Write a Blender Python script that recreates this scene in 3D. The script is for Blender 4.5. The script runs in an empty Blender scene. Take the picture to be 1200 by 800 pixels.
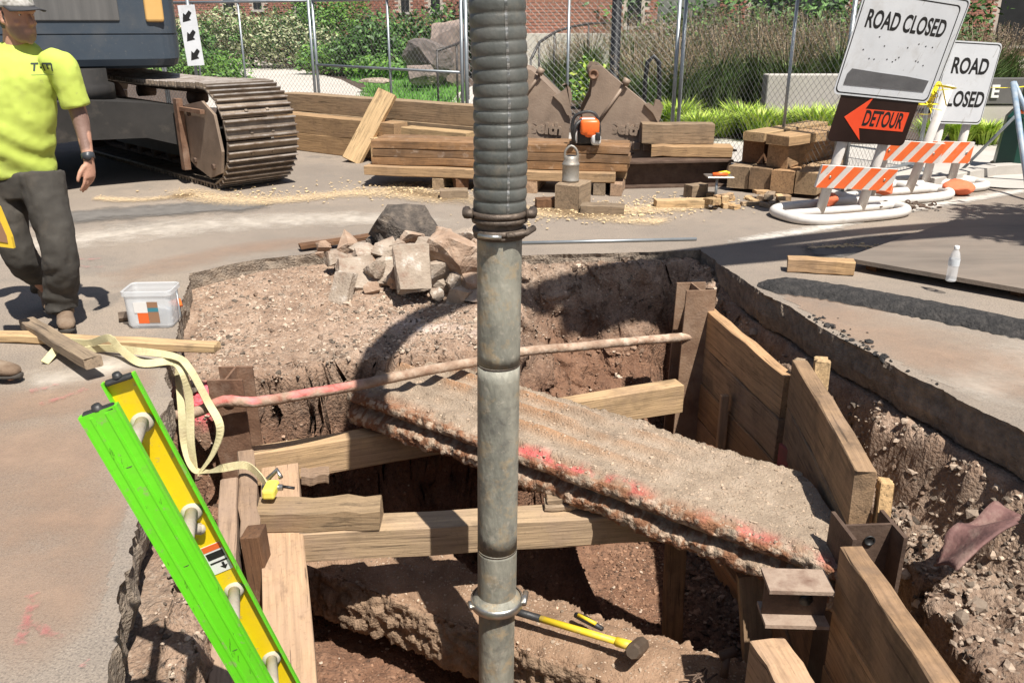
import bpy, bmesh, math, random
import numpy as np
from mathutils import Vector, Matrix
random.seed(7); rng = np.random.default_rng(7)
V = Vector
SC = bpy.context.scene
COL = SC.collection
# ---------------------------------------------------------------- camera
FPX = 1000.0; CAMH = 1.67; PITCH = math.atan(0.376)
cam_d = bpy.data.cameras.new('camera'); cam = bpy.data.objects.new('camera', cam_d); COL.objects.link(cam)
cam.location = (0, 0, CAMH); cam.rotation_euler = (math.pi/2 - PITCH, 0, 0)
cam_d.sensor_width = 36; cam_d.lens = 30.0; cam_d.clip_end = 2000; cam_d.clip_start = 0.05
SC.camera = cam
# ---------------------------------------------------------------- light
SUN = V((0.29, -0.47, 1.0)).normalized()
elev = math.asin(SUN.z); az = math.atan2(SUN.x, SUN.y)
w = bpy.data.worlds.new('World'); SC.world = w; w.use_nodes = True
nt = w.node_tree; bg = nt.nodes['Background']
sky = nt.nodes.new('ShaderNodeTexSky'); sky.sky_type = 'NISHITA'; sky.sun_disc = False
sky.sun_elevation = elev; sky.sun_rotation = az; sky.air_density = 1.0; sky.dust_density = 1.5
nt.links.new(sky.outputs[0], bg.inputs[0]); bg.inputs[1].default_value = 0.052
sl = bpy.data.lights.new('sun', 'SUN'); so = bpy.data.objects.new('sun', sl); COL.objects.link(so)
sl.energy = 5.0; sl.angle = math.radians(0.53); sl.color = (1.0, 0.95, 0.87)
so.location = (6, -8, 20); so.rotation_euler = SUN.to_track_quat('Z', 'Y').to_euler()
SC.view_settings.view_transform = 'Standard'; SC.view_settings.look = 'None'
SC.view_settings.gamma = 1; SC.view_settings.exposure = 0.62; SC.view_settings.use_curve_mapping = False
# ---------------------------------------------------------------- pixel helpers (photo is 1200 x 800)
cP, sP = math.cos(PITCH), math.sin(PITCH)
def ray(x, y):
    u = (x-600)/FPX; v = (y-400)/FPX
    return V((u, cP - v*sP, -sP - v*cP))
def G(x, y, z=0.0):
    d = ray(x, y); return V((0, 0, CAMH)) + d*((z-CAMH)/d.z)
def A(x, y, Y):
    d = ray(x, y); return V((0, 0, CAMH)) + d*(Y/d.y)
def D(x, y, t): return V((0, 0, CAMH)) + ray(x, y)*t
# ---------------------------------------------------------------- noise
def _h(ix, iy, iz):
    n = (ix.astype(np.int64)*374761393 + iy.astype(np.int64)*668265263 + iz.astype(np.int64)*1274126177) & 0xffffffff
    n = ((n ^ (n >> 13))*1274126177) & 0xffffffff
    n = ((n ^ (n >> 16))*2246822519) & 0xffffffff
    return ((n ^ (n >> 15)) & 0xffff)/65535.0
def vn(p):
    i = np.floor(p); f = p-i; f = f*f*(3-2*f); i = i.astype(np.int64)
    x, y, z = i[:, 0], i[:, 1], i[:, 2]; r = 0
    for a in (0, 1):
        for b in (0, 1):
            for c in (0, 1):
                wgt = (f[:, 0] if a else 1-f[:, 0])*(f[:, 1] if b else 1-f[:, 1])*(f[:, 2] if c else 1-f[:, 2])
                r = r + wgt*_h(x+a, y+b, z+c)
    return r*2-1
def fbm(p, s, o=4, off=0.0, g=0.5):
    p = np.asarray(p, float)*s + off; r = 0; a = 1.0; t = 0
    for k in range(o):
        r = r + a*vn(p); t += a; a *= g; p = p*2.03 + 17.3
    return r/t
def billow(p, s, o=3, off=0.0):
    p = np.asarray(p, float)*s + off; r = 0; a = 1.0; t = 0
    for k in range(o):
        r = r + a*(1-np.abs(vn(p))*2); t += a; a *= .5; p = p*2.1 + 9.1
    return r/t
def ss(a, b, x):
    t = np.clip((x-a)/(b-a), 0, 1); return t*t*(3-2*t)
# ---------------------------------------------------------------- object helpers
def wm(o):
    m = o.matrix_basis.copy()
    if o.parent: m = wm(o.parent) @ o.matrix_parent_inverse @ m
    return m
def fin(o, parent=None):
    COL.objects.link(o)
    if parent is not None:
        o.parent = parent; o.matrix_parent_inverse = wm(parent).inverted()
    return o
def tag(o, label, cat, group=None):
    o['label'] = label; o['category'] = cat
    if group: o['group'] = group
    return o
def struct(o): o['kind'] = 'structure'; return o
def stuff(o): o['kind'] = 'stuff'; return o
def thing(name, label, cat, loc=(0, 0, 0), group=None):
    o = bpy.data.objects.new(name, None); o.location = loc; o.empty_display_size = .1
    COL.objects.link(o); return tag(o, label, cat, group)
def mesh(name, verts, faces, mat, parent=None, smooth=False, col=None):
    me = bpy.data.meshes.new(name)
    me.from_pydata([tuple(v) for v in verts], [], [tuple(f) for f in faces]); me.validate()
    if mat: me.materials.append(mat)
    if smooth: me.polygons.foreach_set('use_smooth', [True]*len(me.polygons))
    if col is not None:
        a = me.color_attributes.new('col', 'FLOAT_COLOR', 'POINT')
        c = np.ones((len(me.vertices), 4), np.float32); c[:, :3] = col; a.data.foreach_set('color', c.ravel())
    return fin(bpy.data.objects.new(name, me), parent)
def from_bm(name, bm, mat, parent=None, smooth=False, M=None):
    me = bpy.data.meshes.new(name); bmesh.ops.recalc_face_normals(bm, faces=bm.faces); bm.to_mesh(me); bm.free()
    if mat: me.materials.append(mat)
    if smooth: me.polygons.foreach_set('use_smooth', [True]*len(me.polygons))
    o = bpy.data.objects.new(name, me)
    if M is not None: o.matrix_basis = M
    return fin(o, parent)
def frame(o, x, y, z):
    m = Matrix.Identity(4)
    for i, a in enumerate((x, y, z)):
        for k in range(3): m[k][i] = a[k]
    for k in range(3): m[k][3] = o[k]
    return m
def axes(d, up=(0, 0, 1)):
    x = V(d).normalized(); y = V(up).cross(x)
    if y.length < 1e-4: y = V((0, 1, 0)).cross(x)
    y.normalize(); return x, y, x.cross(y)
def bm_box(bm, c, s, M=None, bev=0.0, seg=1):
    r = bmesh.ops.create_cube(bm, size=1.0); vs = r['verts']
    bmesh.ops.scale(bm, vec=s, verts=vs); bmesh.ops.translate(bm, vec=c, verts=vs)
    if bev > 0:
        es = list({e for v in vs for e in v.link_edges})
        q = bmesh.ops.bevel(bm, geom=es, offset=bev, segments=seg, affect='EDGES', profile=.5)
        vs = list({v for f in q['faces'] for v in f.verts} | {v for v in vs if v.is_valid})
    if M is not None: bmesh.ops.transform(bm, matrix=M, verts=vs)
    return vs
def box(name, c, s, mat, parent=None, M=None, bev=0.004, seg=1):
    bm = bmesh.new(); bm_box(bm, (0, 0, 0), s, None, bev, seg)
    T = Matrix.Translation(V(c))
    return from_bm(name, bm, mat, parent, M=(M @ T) if M is not None else T)
def catmull(P, step):
    out = []; Q = [P[0]*2-P[1]]+P+[P[-1]*2-P[-2]]
    for i in range(1, len(Q)-2):
        n = max(2, int((Q[i+1]-Q[i]).length/step))
        for k in range(n):
            t_ = k/n; a, b, c_, d = Q[i-1], Q[i], Q[i+1], Q[i+2]
            out.append(.5*((2*b)+(c_-a)*t_+(2*a-5*b+4*c_-d)*t_*t_+(3*b-a-3*c_+d)*t_**3))
    return out+[P[-1]]
def tube_geo(pts, rad, n=12, cap=True, flat=1.0, up=(0, 0, 1)):
    pts = [V(p) for p in pts]; N = len(pts)
    if not hasattr(rad, '__len__'): rad = [rad]*N
    vs = []; fs = []; nrm = None
    for i in range(N):
        d = (pts[min(i+1, N-1)]-pts[max(i-1, 0)]).normalized()
        if nrm is None:
            nrm = V(up) if abs(d.dot(V(up))) < .95 else V((1, 0, 0))
        nrm = (nrm - d*nrm.dot(d)).normalized(); b = d.cross(nrm)
        for k in range(n):
            a = 2*math.pi*k/n
            vs.append(pts[i] + (nrm*math.cos(a)*flat + b*math.sin(a))*rad[i])
    for i in range(N-1):
        for k in range(n):
            k2 = (k+1) % n
            fs.append((i*n+k, i*n+k2, (i+1)*n+k2, (i+1)*n+k))
    if cap: fs.append(tuple(range(n-1, -1, -1))); fs.append(tuple((N-1)*n+k for k in range(n)))
    return vs, fs
def tube(name, pts, rad, mat, parent=None, n=12, cap=True, smooth=True, flat=1.0):
    v, f = tube_geo(pts, rad, n, cap, flat); return mesh(name, v, f, mat, parent, smooth)
def multi(geos):
    vs = []; fs = []
    for v, f in geos:
        b = len(vs); vs += list(v); fs += [tuple(i+b for i in q) for q in f]
    return vs, fs
def lathe(name, base, prof, mat, parent=None, n=24, axis=(0, 0, 1), smooth=True):
    x, y, z = axes(axis, (0, 1, 0) if abs(axis[1]) < .9 else (1, 0, 0)); vs = []; fs = []
    for r, h in prof:
        for k in range(n):
            a = 2*math.pi*k/n; vs.append(V(base) + x*h + (y*math.cos(a)+z*math.sin(a))*r)
    for i in range(len(prof)-1):
        for k in range(n):
            k2 = (k+1) % n; fs.append((i*n+k, i*n+k2, (i+1)*n+k2, (i+1)*n+k))
    return mesh(name, vs, fs, mat, parent, smooth)
def prism_geo(poly, t, M):
    n = len(poly); vs = [M @ V((p[0], p[1], 0)) for p in poly] + [M @ V((p[0], p[1], t)) for p in poly]
    fs = [tuple(range(n-1, -1, -1)), tuple(range(n, 2*n))] + [(i, (i+1) % n, n+(i+1) % n, n+i) for i in range(n)]
    return vs, fs
def prism(name, poly, t, M, mat, parent=None):
    v, f = prism_geo(poly, t, M); return mesh(name, v, f, mat, parent)
def timber_mesh(L, wd, h, jit=.004, seg=7):
    bm = bmesh.new(); vs = []
    rings = []
    for i in range(seg+1):
        x = -L/2 + L*i/seg; ring = []
        oy, oz = random.gauss(0, jit*.7), random.gauss(0, jit*.6)
        b = .006
        for (y, z) in ((-1, -1), (1, -1), (1, 1), (-1, 1)):
            for q in ((0, 1), (1, 0)) if (y*z > 0) else ((1, 0), (0, 1)):
                yy = y*(wd/2 - b*q[0]*random.uniform(.3, 1.6)); zz = z*(h/2 - b*q[1]*random.uniform(.3, 1.6))
                ring.append(bm.verts.new((x + (random.gauss(0, jit*.8) if i in (0, seg) else 0), yy+oy, zz+oz)))
        rings.append(ring)
    for i in range(seg):
        for k in range(8):
            bm.faces.new((rings[i][k], rings[i][(k+1) % 8], rings[i+1][(k+1) % 8], rings[i+1][k]))
    bm.faces.new(rings[0]); bm.faces.new(rings[-1])
    return bm
def timber(name, p0, p1, wd, h, mat, parent=None, up=(0, 0, 1), label=None, cat=None, group=None, top=True):
    p0, p1 = V(p0), V(p1); x, y, z = axes(p1-p0, up); c = (p0+p1)/2
    if top: c = c - z*h/2
    o = from_bm(name, timber_mesh((p1-p0).length, wd, h), mat, parent, M=frame(c, x, y, z))
    if label: tag(o, label, cat or 'timber', group)
    return o
def text(s, size, M, mat, parent, name='lettering', xs=1.0, ext=.0005, bold=0.0, align='CENTER'):
    cu = bpy.data.curves.new('t', 'FONT'); cu.body = s; cu.size = size; cu.align_x = align; cu.align_y = 'CENTER'
    cu.extrude = ext; cu.offset = bold; cu.resolution_u = 4
    t = bpy.data.objects.new('t', cu); COL.objects.link(t)
    dg = bpy.context.evaluated_depsgraph_get(); me = bpy.data.meshes.new_from_object(t.evaluated_get(dg))
    bpy.data.objects.remove(t); bpy.data.curves.remove(cu)
    me.name = name; me.transform(Matrix.Diagonal((xs, 1, 1, 1)))
    me.materials.clear(); me.materials.append(mat)
    o = bpy.data.objects.new(name, me); o.matrix_basis = M
    return fin(o, parent)
# ---------------------------------------------------------------- materials
def mat(name, cols, scale=4.0, rough=.85, bump=.0, bscale=60.0, stretch=(1, 1, 1), metal=0.0, detail=6, dirt=None,
        rand=True, vcol=False, alpha=None, spec=None, trans=0, mix2=None, emit=None, contrast=(.3, .7), bdist=.01, vary=False):
    m = bpy.data.materials.new(name); m.use_nodes = True; N = m.node_tree.nodes; L = m.node_tree.links
    b = N['Principled BSDF']; b.inputs['Roughness'].default_value = rough; b.inputs['Metallic'].default_value = metal
    if spec is not None: b.inputs['Specular IOR Level'].default_value = spec
    tc = N.new('ShaderNodeTexCoord'); mp = N.new('ShaderNodeMapping'); mp.inputs['Scale'].default_value = stretch
    src = tc.outputs['Object']
    if rand:
        oi = N.new('ShaderNodeObjectInfo'); ml = N.new('ShaderNodeMath'); ml.operation = 'MULTIPLY'; ml.inputs[1].default_value = 37.0
        L.new(oi.outputs['Random'], ml.inputs[0]); va = N.new('ShaderNodeVectorMath'); va.operation = 'ADD'
        L.new(src, va.inputs[0]); L.new(ml.outputs[0], va.inputs[1]); src = va.outputs[0]
    L.new(src, mp.inputs[0])
    nz = N.new('ShaderNodeTexNoise'); nz.inputs['Scale'].default_value = scale; nz.inputs['Detail'].default_value = detail
    nz.inputs['Roughness'].default_value = .62; L.new(mp.outputs[0], nz.inputs['Vector'])
    cr = N.new('ShaderNodeValToRGB'); e = cr.color_ramp.elements
    for i, c in enumerate(cols):
        p = contrast[0] + (contrast[1]-contrast[0])*i/max(1, len(cols)-1)
        el = e[i] if i < 2 else e.new(p)
        el.position = p; el.color = (*c, 1)
    if len(cols) == 1: e[1].color = (*cols[0], 1)
    L.new(nz.outputs[0], cr.inputs[0]); out = cr.outputs[0]
    def mixin(out, fac, colr=None, sock=None, mode='MIX'):
        mx = N.new('ShaderNodeMix'); mx.data_type = 'RGBA'; mx.blend_type = mode
        if isinstance(fac, (int, float)): mx.inputs[0].default_value = fac
        else: L.new(fac, mx.inputs[0])
        L.new(out, mx.inputs[6])
        if sock is not None: L.new(sock, mx.inputs[7])
        else: mx.inputs[7].default_value = (*colr, 1)
        return mx.outputs[2]
    for dd in ([dirt] if dirt and not isinstance(dirt, list) else (dirt or [])):
        colr, sc, lo, hi, st = dd[:5]
        n2 = N.new('ShaderNodeTexNoise'); n2.inputs['Scale'].default_value = sc; n2.inputs['Detail'].default_value = 7
        n2.inputs['Roughness'].default_value = .65; 
        if len(dd) > 5:
            mp2 = N.new('ShaderNodeMapping'); mp2.inputs['Scale'].default_value = dd[5]; L.new(src, mp2.inputs[0]); L.new(mp2.outputs[0], n2.inputs['Vector'])
        else: L.new(src, n2.inputs['Vector'])
        mr = N.new('ShaderNodeMapRange'); mr.inputs[1].default_value = lo; mr.inputs[2].default_value = hi; mr.inputs[4].default_value = st
        L.new(n2.outputs[0], mr.inputs[0]); out = mixin(out, mr.outputs[0], colr)
    if vary:
        oi2 = N.new('ShaderNodeObjectInfo'); vr = N.new('ShaderNodeValToRGB'); ve = vr.color_ramp.elements; ve[0].color = (.66, .64, .62, 1); ve[1].color = (1.18, 1.12, 1.02, 1); el = ve.new(.4); el.color = (.95, .95, .97, 1); el = ve.new(.7); el.color = (.84, .78, .72, 1)
        L.new(oi2.outputs['Random'], vr.inputs[0]); out = mixin(out, 1.0, None, vr.outputs[0], 'MULTIPLY')
    if vcol:
        at = N.new('ShaderNodeVertexColor'); at.layer_name = 'col'
        out = mixin(out, 1.0, None, at.outputs[0], 'MULTIPLY')
    L.new(out, b.inputs['Base Color'])
    if bump > 0:
        n3 = N.new('ShaderNodeTexNoise'); n3.inputs['Scale'].default_value = bscale; n3.inputs['Detail'].default_value = 5
        L.new(mp.outputs[0], n3.inputs['Vector']); bp = N.new('ShaderNodeBump'); bp.inputs['Strength'].default_value = bump
        bp.inputs['Distance'].default_value = bdist; L.new(n3.outputs[0], bp.inputs['Height']); L.new(bp.outputs[0], b.inputs['Normal'])
    if trans: b.inputs['Transmission Weight'].default_value = trans; b.inputs['IOR'].default_value = 1.33
    if alpha is not None: b.inputs['Alpha'].default_value = alpha
    if emit: b.inputs['Emission Color'].default_value = (*emit, 1); b.inputs['Emission Strength'].default_value = 1
    return m
DUST = (.36, .255, .185)
WS = (1.2, 24, 24)
def wood(name, c, dirt=None, bump=.5):
    a = tuple(x*.62 for x in c); b = tuple(min(1, x*1.25) for x in c); dirt = ([dirt] if dirt and not isinstance(dirt, list) else list(dirt or []))
    dirt += [(tuple(x*.22 for x in c), 2.0, .6, .645, .85, (1.0, 34, 34)), (tuple(x*.4 for x in c), 2.6, .6, .68, .7, (1.2, 3.2, 3.2)), (DUST, 2.2, .54, .7, .45), (tuple(x*.5 for x in c), 60, .56, .66, .35)]
    return mat(name, [a, c, b], 2.2, .85, bump, 5.0, WS, dirt=dirt, detail=8, contrast=(.3, .68), bdist=.006, vary=True)
M = {}
M['wood_new'] = wood('wood_new', (.55, .38, .20), ((.33, .22, .12), 3, .52, .75, .5))
M['wood_tan'] = wood('wood_tan', (.40, .27, .15), ((.2, .13, .08), 4, .5, .72, .6))
M['wood_grey'] = wood('wood_grey', (.30, .225, .15), ((.13, .10, .075), 5, .5, .7, .6))
M['wood_lag'] = wood('wood_lag', (.47, .285, .145), ((.2, .125, .07), 4, .5, .7, .7))
M['wood_lag2'] = wood('wood_lag2', (.36, .235, .135), ((.13, .09, .06), 5, .47, .65, .7))
M['wood_wet'] = wood('wood_wet', (.17, .085, .04), [((.09, .045, .025), 4, .45, .7, .8), ((.42, .3, .24), 9, .6, .72, .6)])
M['wood_stack'] = wood('wood_stack', (.25, .145, .072), [((.11, .065, .035), 3, .47, .66, .7), ((.5, .4, .32), 9, .58, .68, .5)])
M['wood_dusty'] = wood('wood_dusty', (.37, .255, .17), [(DUST, 6, .42, .6, .75), ((.15, .1, .07), 5, .55, .75, .5)])
M['wood_strut'] = wood('wood_strut', (.42, .30, .18), [((.16, .11, .07), 5, .53, .75, .7), (DUST, 4, .5, .7, .5)])
M['asphalt'] = mat('asphalt', [(.20, .167, .137), (.265, .218, .177), (.315, .26, .208)], .45, .93, .5, 150, detail=9, rand=False,
    dirt=[((.36, .285, .215), .7, .47, .63, .7), ((.17, .152, .135), 1.4, .5, .64, .55), ((.10, .085, .075), 110, .5, .58, .55), ((.44, .38, .31), 140, .55, .63, .45), ((.19, .16, .135), 9, .54, .68, .45), ((.14, .125, .11), .5, .6, .63, .5)], bdist=.008)
M['asphalt_edge'] = mat('asphalt_edge', [(.15, .122, .098), (.25, .2, .155), (.36, .285, .215)], 18, .95, 1.0, 70, rand=False, bdist=.02)
M['soil'] = mat('soil', [(.19, .125, .085), (.31, .215, .15), (.42, .315, .235)], 7, .95, 1.0, 60, detail=10, rand=False, vcol=True,
    dirt=[((.13, .085, .06), 28, .5, .62, .7), ((.50, .41, .32), 55, .54, .64, .6), ((.1, .065, .05), 110, .52, .62, .5)], bdist=.02)
M['pebble'] = mat('pebble', [(.32, .25, .19), (.42, .34, .265)], 30, .9, .3, 90, rand=False, vcol=True)
M['rubble'] = mat('rubble', [(.25, .195, .15), (.34, .275, .215), (.42, .35, .285)], 6, .92, .8, 60, dirt=[((.22, .13, .09), 7, .52, .68, .7), ((.62, .58, .52), 12, .58, .7, .6)])
M['rubble_red'] = mat('rubble_red', [(.26, .17, .115), (.35, .24, .17), (.42, .32, .24)], 6, .92, .8, 60, dirt=((.55, .45, .37), 12, .55, .7, .5))
M['tarmac_lump'] = mat('tarmac_lump', [(.045, .038, .033), (.1, .082, .068), (.2, .16, .125)], 12, .95, 1.0, 60, bdist=.02)
M['duct'] = mat('duct', [(.23, .172, .123), (.32, .247, .18), (.40, .315, .238)], 9, .93, 1.0, 90, rand=False, vcol=True, detail=9,
    dirt=[((.2, .13, .09), 60, .58, .72, .5), ((.62, .56, .48), 90, .62, .72, .5)], bdist=.012)
M['steel_pipe'] = mat('steel_pipe', [(.19, .185, .155), (.30, .29, .24), (.41, .39, .32)], 11, .62, .35, 60, metal=.25, stretch=(1, 1, .45), detail=9,
    dirt=[((.46, .34, .2), 12, .52, .64, .65), ((.12, .115, .105), 9, .54, .68, .6), ((.5, .44, .36), 34, .58, .66, .5)])
M['hose'] = mat('hose', [(.07, .073, .066), (.10, .104, .095), (.135, .133, .12)], 9, .38, .15, 80, dirt=((.2, .17, .13), 12, .56, .75, .55))
M['clamp'] = mat('clamp', [(.42, .4, .36), (.6, .58, .54)], 20, .35, .1, 80, metal=.9, dirt=((.3, .22, .15), 18, .56, .7, .6))
M['clamp_dirty'] = mat('clamp_dirty', [(.07, .055, .045), (.17, .13, .1)], 16, .6, .4, 80, metal=.5)
M['rust'] = mat('rust', [(.10, .052, .032), (.19, .105, .065), (.27, .165, .11)], 7, .8, .35, 70, metal=.2, dirt=((.34, .25, .19), 5, .52, .7, .6))
M['rust_pile'] = mat('rust_pile', [(.16, .09, .055), (.24, .15, .095), (.31, .21, .145)], 7, .8, .35, 70, metal=.1, dirt=((.36, .27, .2), 5, .5, .7, .5))
M['rust_dark'] = mat('rust_dark', [(.06, .038, .028), (.11, .07, .05), (.16, .11, .08)], 7, .75, .3, 70, metal=.3)
M['rust_dusty'] = mat('rust_dusty', [(.24, .165, .12), (.34, .255, .195), (.17, .1, .07)], 7, .85, .3, 70)
M['bucket_steel'] = mat('bucket_steel', [(.19, .14, .105), (.27, .2, .15), (.35, .27, .205)], 3, .6, .3, 60, metal=.15, dirt=((.27, .2, .145), 2.4, .5, .72, .5))
M['track_steel'] = mat('track_steel', [(.16, .125, .098), (.25, .2, .155), (.34, .275, .215)], 6, .5, .25, 50, metal=.5, dirt=((.3, .24, .18), 4, .5, .7, .6))
M['track_polish'] = mat('track_polish', [(.42, .36, .31), (.6, .54, .48)], 9, .35, .1, 50, metal=.6, dirt=((.27, .2, .15), 5, .47, .62, .9))
M['black_frame'] = mat('black_frame', [(.018, .017, .016), (.035, .032, .03)], 3, .6, .1, 50, dirt=((.1, .085, .07), 5, .55, .75, .5))
M['counterweight'] = mat('counterweight', [(.045, .06, .08), (.055, .072, .094)], 2, .42, .05, 40, dirt=[((.13, .125, .12), 2.4, .5, .75, .5), ((.2, .18, .15), 30, .62, .7, .4)])
M['cw_panel'] = mat('cw_panel', [(.10, .098, .096), (.15, .145, .14)], 2.5, .4, .03, 40, stretch=(6, 6, .4))
M['yellow_paint'] = mat('yellow_paint', [(.66, .38, .12), (.72, .44, .16)], 3, .45, .03, 40)
M['white_paint'] = mat('white_paint', [(.60, .62, .65), (.69, .71, .74)], 3, .5, .02, 30, dirt=[((.42, .40, .37), 4, .55, .75, .5), ((.2, .18, .15), 26, .66, .72, .6), ((.3, .28, .25), 3, .62, .66, .5, (1, 22, 1))])
M['white_plastic'] = mat('white_plastic', [(.62, .58, .54), (.74, .71, .67)], 5, .5, .08, 30, dirt=[((.38, .3, .24), 5, .52, .72, .6), ((.22, .2, .18), 30, .64, .74, .6)])
M['black_paint'] = mat('black_paint', [(.012, .012, .013), (.02, .02, .02)], 4, .5)
M['dark_sign'] = mat('dark_sign', [(.018, .009, .007), (.03, .015, .012)], 4, .35)
M['orange_sign'] = mat('orange_sign', [(.82, .075, .025), (.88, .1, .035)], 3, .4)
M['orange_board'] = mat('orange_board', [(.80, .13, .03), (.86, .18, .045)], 4, .45, dirt=((.5, .3, .2), 7, .58, .75, .4))
M['orange_bag'] = mat('orange_bag', [(.62, .12, .05), (.75, .2, .09)], 5, .8, .4, 40)
M['grey_tape'] = mat('grey_tape', [(.10, .10, .105), (.14, .14, .145)], 4, .45, .3, 20)
M['galv'] = mat('galv', [(.28, .31, .33), (.38, .41, .43)], 8, .42, .05, 60, metal=.6)
M['wire'] = mat('wire', [(.20, .205, .2), (.27, .275, .27)], 8, .45, metal=.5, rand=False)
M['concrete'] = mat('concrete', [(.40, .37, .335), (.48, .45, .41)], 2, .92, .2, 80, dirt=((.3, .27, .24), 1.5, .52, .72, .5))
M['concrete_far'] = mat('concrete_far', [(.46, .42, .375), (.55, .51, .46)], .6, .92, .2, 40, rand=False)
M['brick'] = mat('brick', [(.27, .11, .075), (.37, .165, .115), (.23, .1, .075)], 3, .9, .2, 40)
M['mortar'] = mat('mortar', [(.46, .39, .33), (.52, .45, .38)], 3, .9)
M['dark_glass'] = mat('dark_glass', [(.015, .017, .02), (.03, .032, .035)], 1, .1)
M['lawn'] = mat('lawn', [(.07, .19, .03), (.1, .25, .04), (.14, .29, .055)], 1.2, .9, .8, 60, rand=False)
M['blade'] = mat('blade', [(.08, .2, .03), (.14, .3, .05)], 2, .7, rand=False)
M['mulch'] = mat('mulch', [(.045, .03, .022), (.09, .06, .045), (.15, .11, .085)], 14, .95, 1.0, 60, rand=False, bdist=.03)
def leafmat(n, cols, sc=9):
    return mat(n, cols, sc, .6, rand=False, detail=3, contrast=(.36, .64))
M['leaf'] = leafmat('leaf', [(.045, .11, .022), (.09, .2, .04), (.15, .29, .065)])
M['leaf_bright'] = leafmat('leaf_bright', [(.07, .17, .02), (.14, .29, .035), (.2, .34, .06)])
M['leaf_cream'] = leafmat('leaf_cream', [(.08, .13, .04), (.36, .38, .2), (.55, .55, .36)], 14)
M['leaf_dark'] = leafmat('leaf_dark', [(.025, .06, .016), (.045, .1, .025), (.07, .14, .036)])
M['grass_green'] = leafmat('grass_green', [(.06, .115, .028), (.11, .185, .05), (.19, .235, .085)])
M['grass_plume'] = leafmat('grass_plume', [(.17, .12, .08), (.25, .18, .115), (.33, .26, .16)])
M['sedge'] = leafmat('sedge', [(.2, .33, .03), (.36, .5, .06), (.52, .58, .14)], 6)
M['bark'] = mat('bark', [(.07, .05, .038), (.13, .1, .075)], 8, .95, .8, 30, stretch=(3, 3, .6))
M['boulder'] = mat('boulder', [(.13, .11, .1), (.24, .19, .165), (.36, .27, .22)], 1.6, .92, .6, 20, dirt=((.45, .36, .29), 3, .55, .7, .5))
M['black_metal'] = mat('black_metal', [(.014, .014, .016), (.028, .028, .03)], 5, .45, metal=.3)
M['rail_metal'] = mat('rail_metal', [(.05, .045, .045), (.08, .075, .07)], 5, .5, metal=.3)
M['lamp_green'] = mat('lamp_green', [(.008, .045, .032), (.014, .065, .047)], 4, .35, .05, 40)
M['sawdust'] = mat('sawdust', [(.55, .40, .22), (.68, .52, .31)], 30, .95, .5, 120, rand=False)
M['shirt'] = mat('shirt', [(.47, .58, .09), (.56, .67, .13)], 3, .9, .4, 300, dirt=[((.33, .38, .11), 6, .55, .75, .5), ((.25, .24, .12), 22, .63, .72, .5)])
M['trousers'] = mat('trousers', [(.042, .038, .033), (.062, .056, .048)], 6, .9, .2, 220, dirt=((.12, .1, .08), 5, .56, .76, .5))
M['skin'] = mat('skin', [(.42, .22, .15), (.54, .30, .21)], 14, .6, .3, 160, vcol=True)
M['hair'] = mat('hair', [(.045, .035, .03), (.12, .1, .09)], 60, .8, .5, 120)
M['boot'] = mat('boot', [(.13, .085, .055), (.2, .14, .095)], 14, .9, .3, 90, dirt=((.3, .23, .17), 9, .5, .7, .6))
M['sole'] = mat('sole', [(.03, .026, .022), (.06, .05, .042)], 10, .9)
M['cap'] = mat('cap', [(.12, .11, .09), (.32, .3, .27), (.48, .46, .43), (.2, .2, .16)], 28, .9, detail=1)
M['cap_brim'] = mat('cap_brim', [(.03, .03, .035), (.05, .05, .055)], 20, .8)
M['watch'] = mat('watch', [(.02, .024, .03), (.05, .056, .065)], 10, .4)
M['tattoo'] = mat('tattoo', [(.09, .06, .055), (.13, .085, .075)], 10, .6)
M['eye_white'] = mat('eye_white', [(.6, .58, .55)], 1, .3)
M['ladder_green'] = mat('ladder_green', [(.13, .66, .015), (.17, .76, .025)], 4, .4, .05, 60, dirt=[((.22, .34, .08), 5, .52, .7, .4), ((.34, .3, .18), 30, .6, .67, .55), ((.06, .12, .02), 7, .63, .66, .7, (14, 14, 1.2))])
M['ladder_yellow'] = mat('ladder_yellow', [(.82, .56, .006), (.88, .64, .012)], 4, .4, .04, 60, dirt=[((.5, .36, .1), 6, .5, .7, .5), ((.4, .3, .18), 30, .6, .67, .6)])
M['aluminium'] = mat('aluminium', [(.40, .355, .29), (.52, .47, .39)], 14, .75, .2, 60, metal=.05, dirt=((.4, .31, .22), 16, .5, .66, .7))
M['black_plastic'] = mat('black_plastic', [(.018, .018, .019), (.035, .034, .034)], 9, .5, .2, 60)
M['strap'] = mat('strap', [(.50, .44, .24), (.62, .56, .34)], 10, .85, .3, 150, dirt=((.36, .27, .17), 8, .54, .72, .6))
M['strap_yellow'] = mat('strap_yellow', [(.72, .62, .08), (.8, .7, .14)], 10, .7, dirt=((.4, .3, .18), 14, .56, .72, .5))
M['pink'] = mat('pink', [(.75, .10, .17), (.85, .19, .27)], 30, .8, rand=False, dirt=((.5, .35, .27), 60, .5, .62, .8))
M['pink_road'] = mat('pink_road', [(.70, .13, .17), (.6, .19, .19)], 30, .9, rand=False, dirt=((.28, .22, .18), 40, .48, .6, .9))
M['gas_pipe'] = mat('gas_pipe', [(.24, .15, .10), (.34, .235, .165), (.44, .35, .27)], 14, .85, .5, 60, vcol=True, rand=False, dirt=((.2, .09, .05), 22, .56, .68, .7))
M['tub'] = mat('tub', [(.66, .68, .70), (.74, .76, .78)], 3, .35, .02, 30, alpha=.45)
M['tub_fill'] = mat('tub_fill', [(.25, .28, .32), (.5, .5, .5), (.14, .2, .3)], 16, .6, detail=2)
M['label_white'] = mat('label_white', [(.75, .74, .72)], 1, .5)
M['label_orange'] = mat('label_orange', [(.75, .14, .03)], 1, .5)
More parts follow.
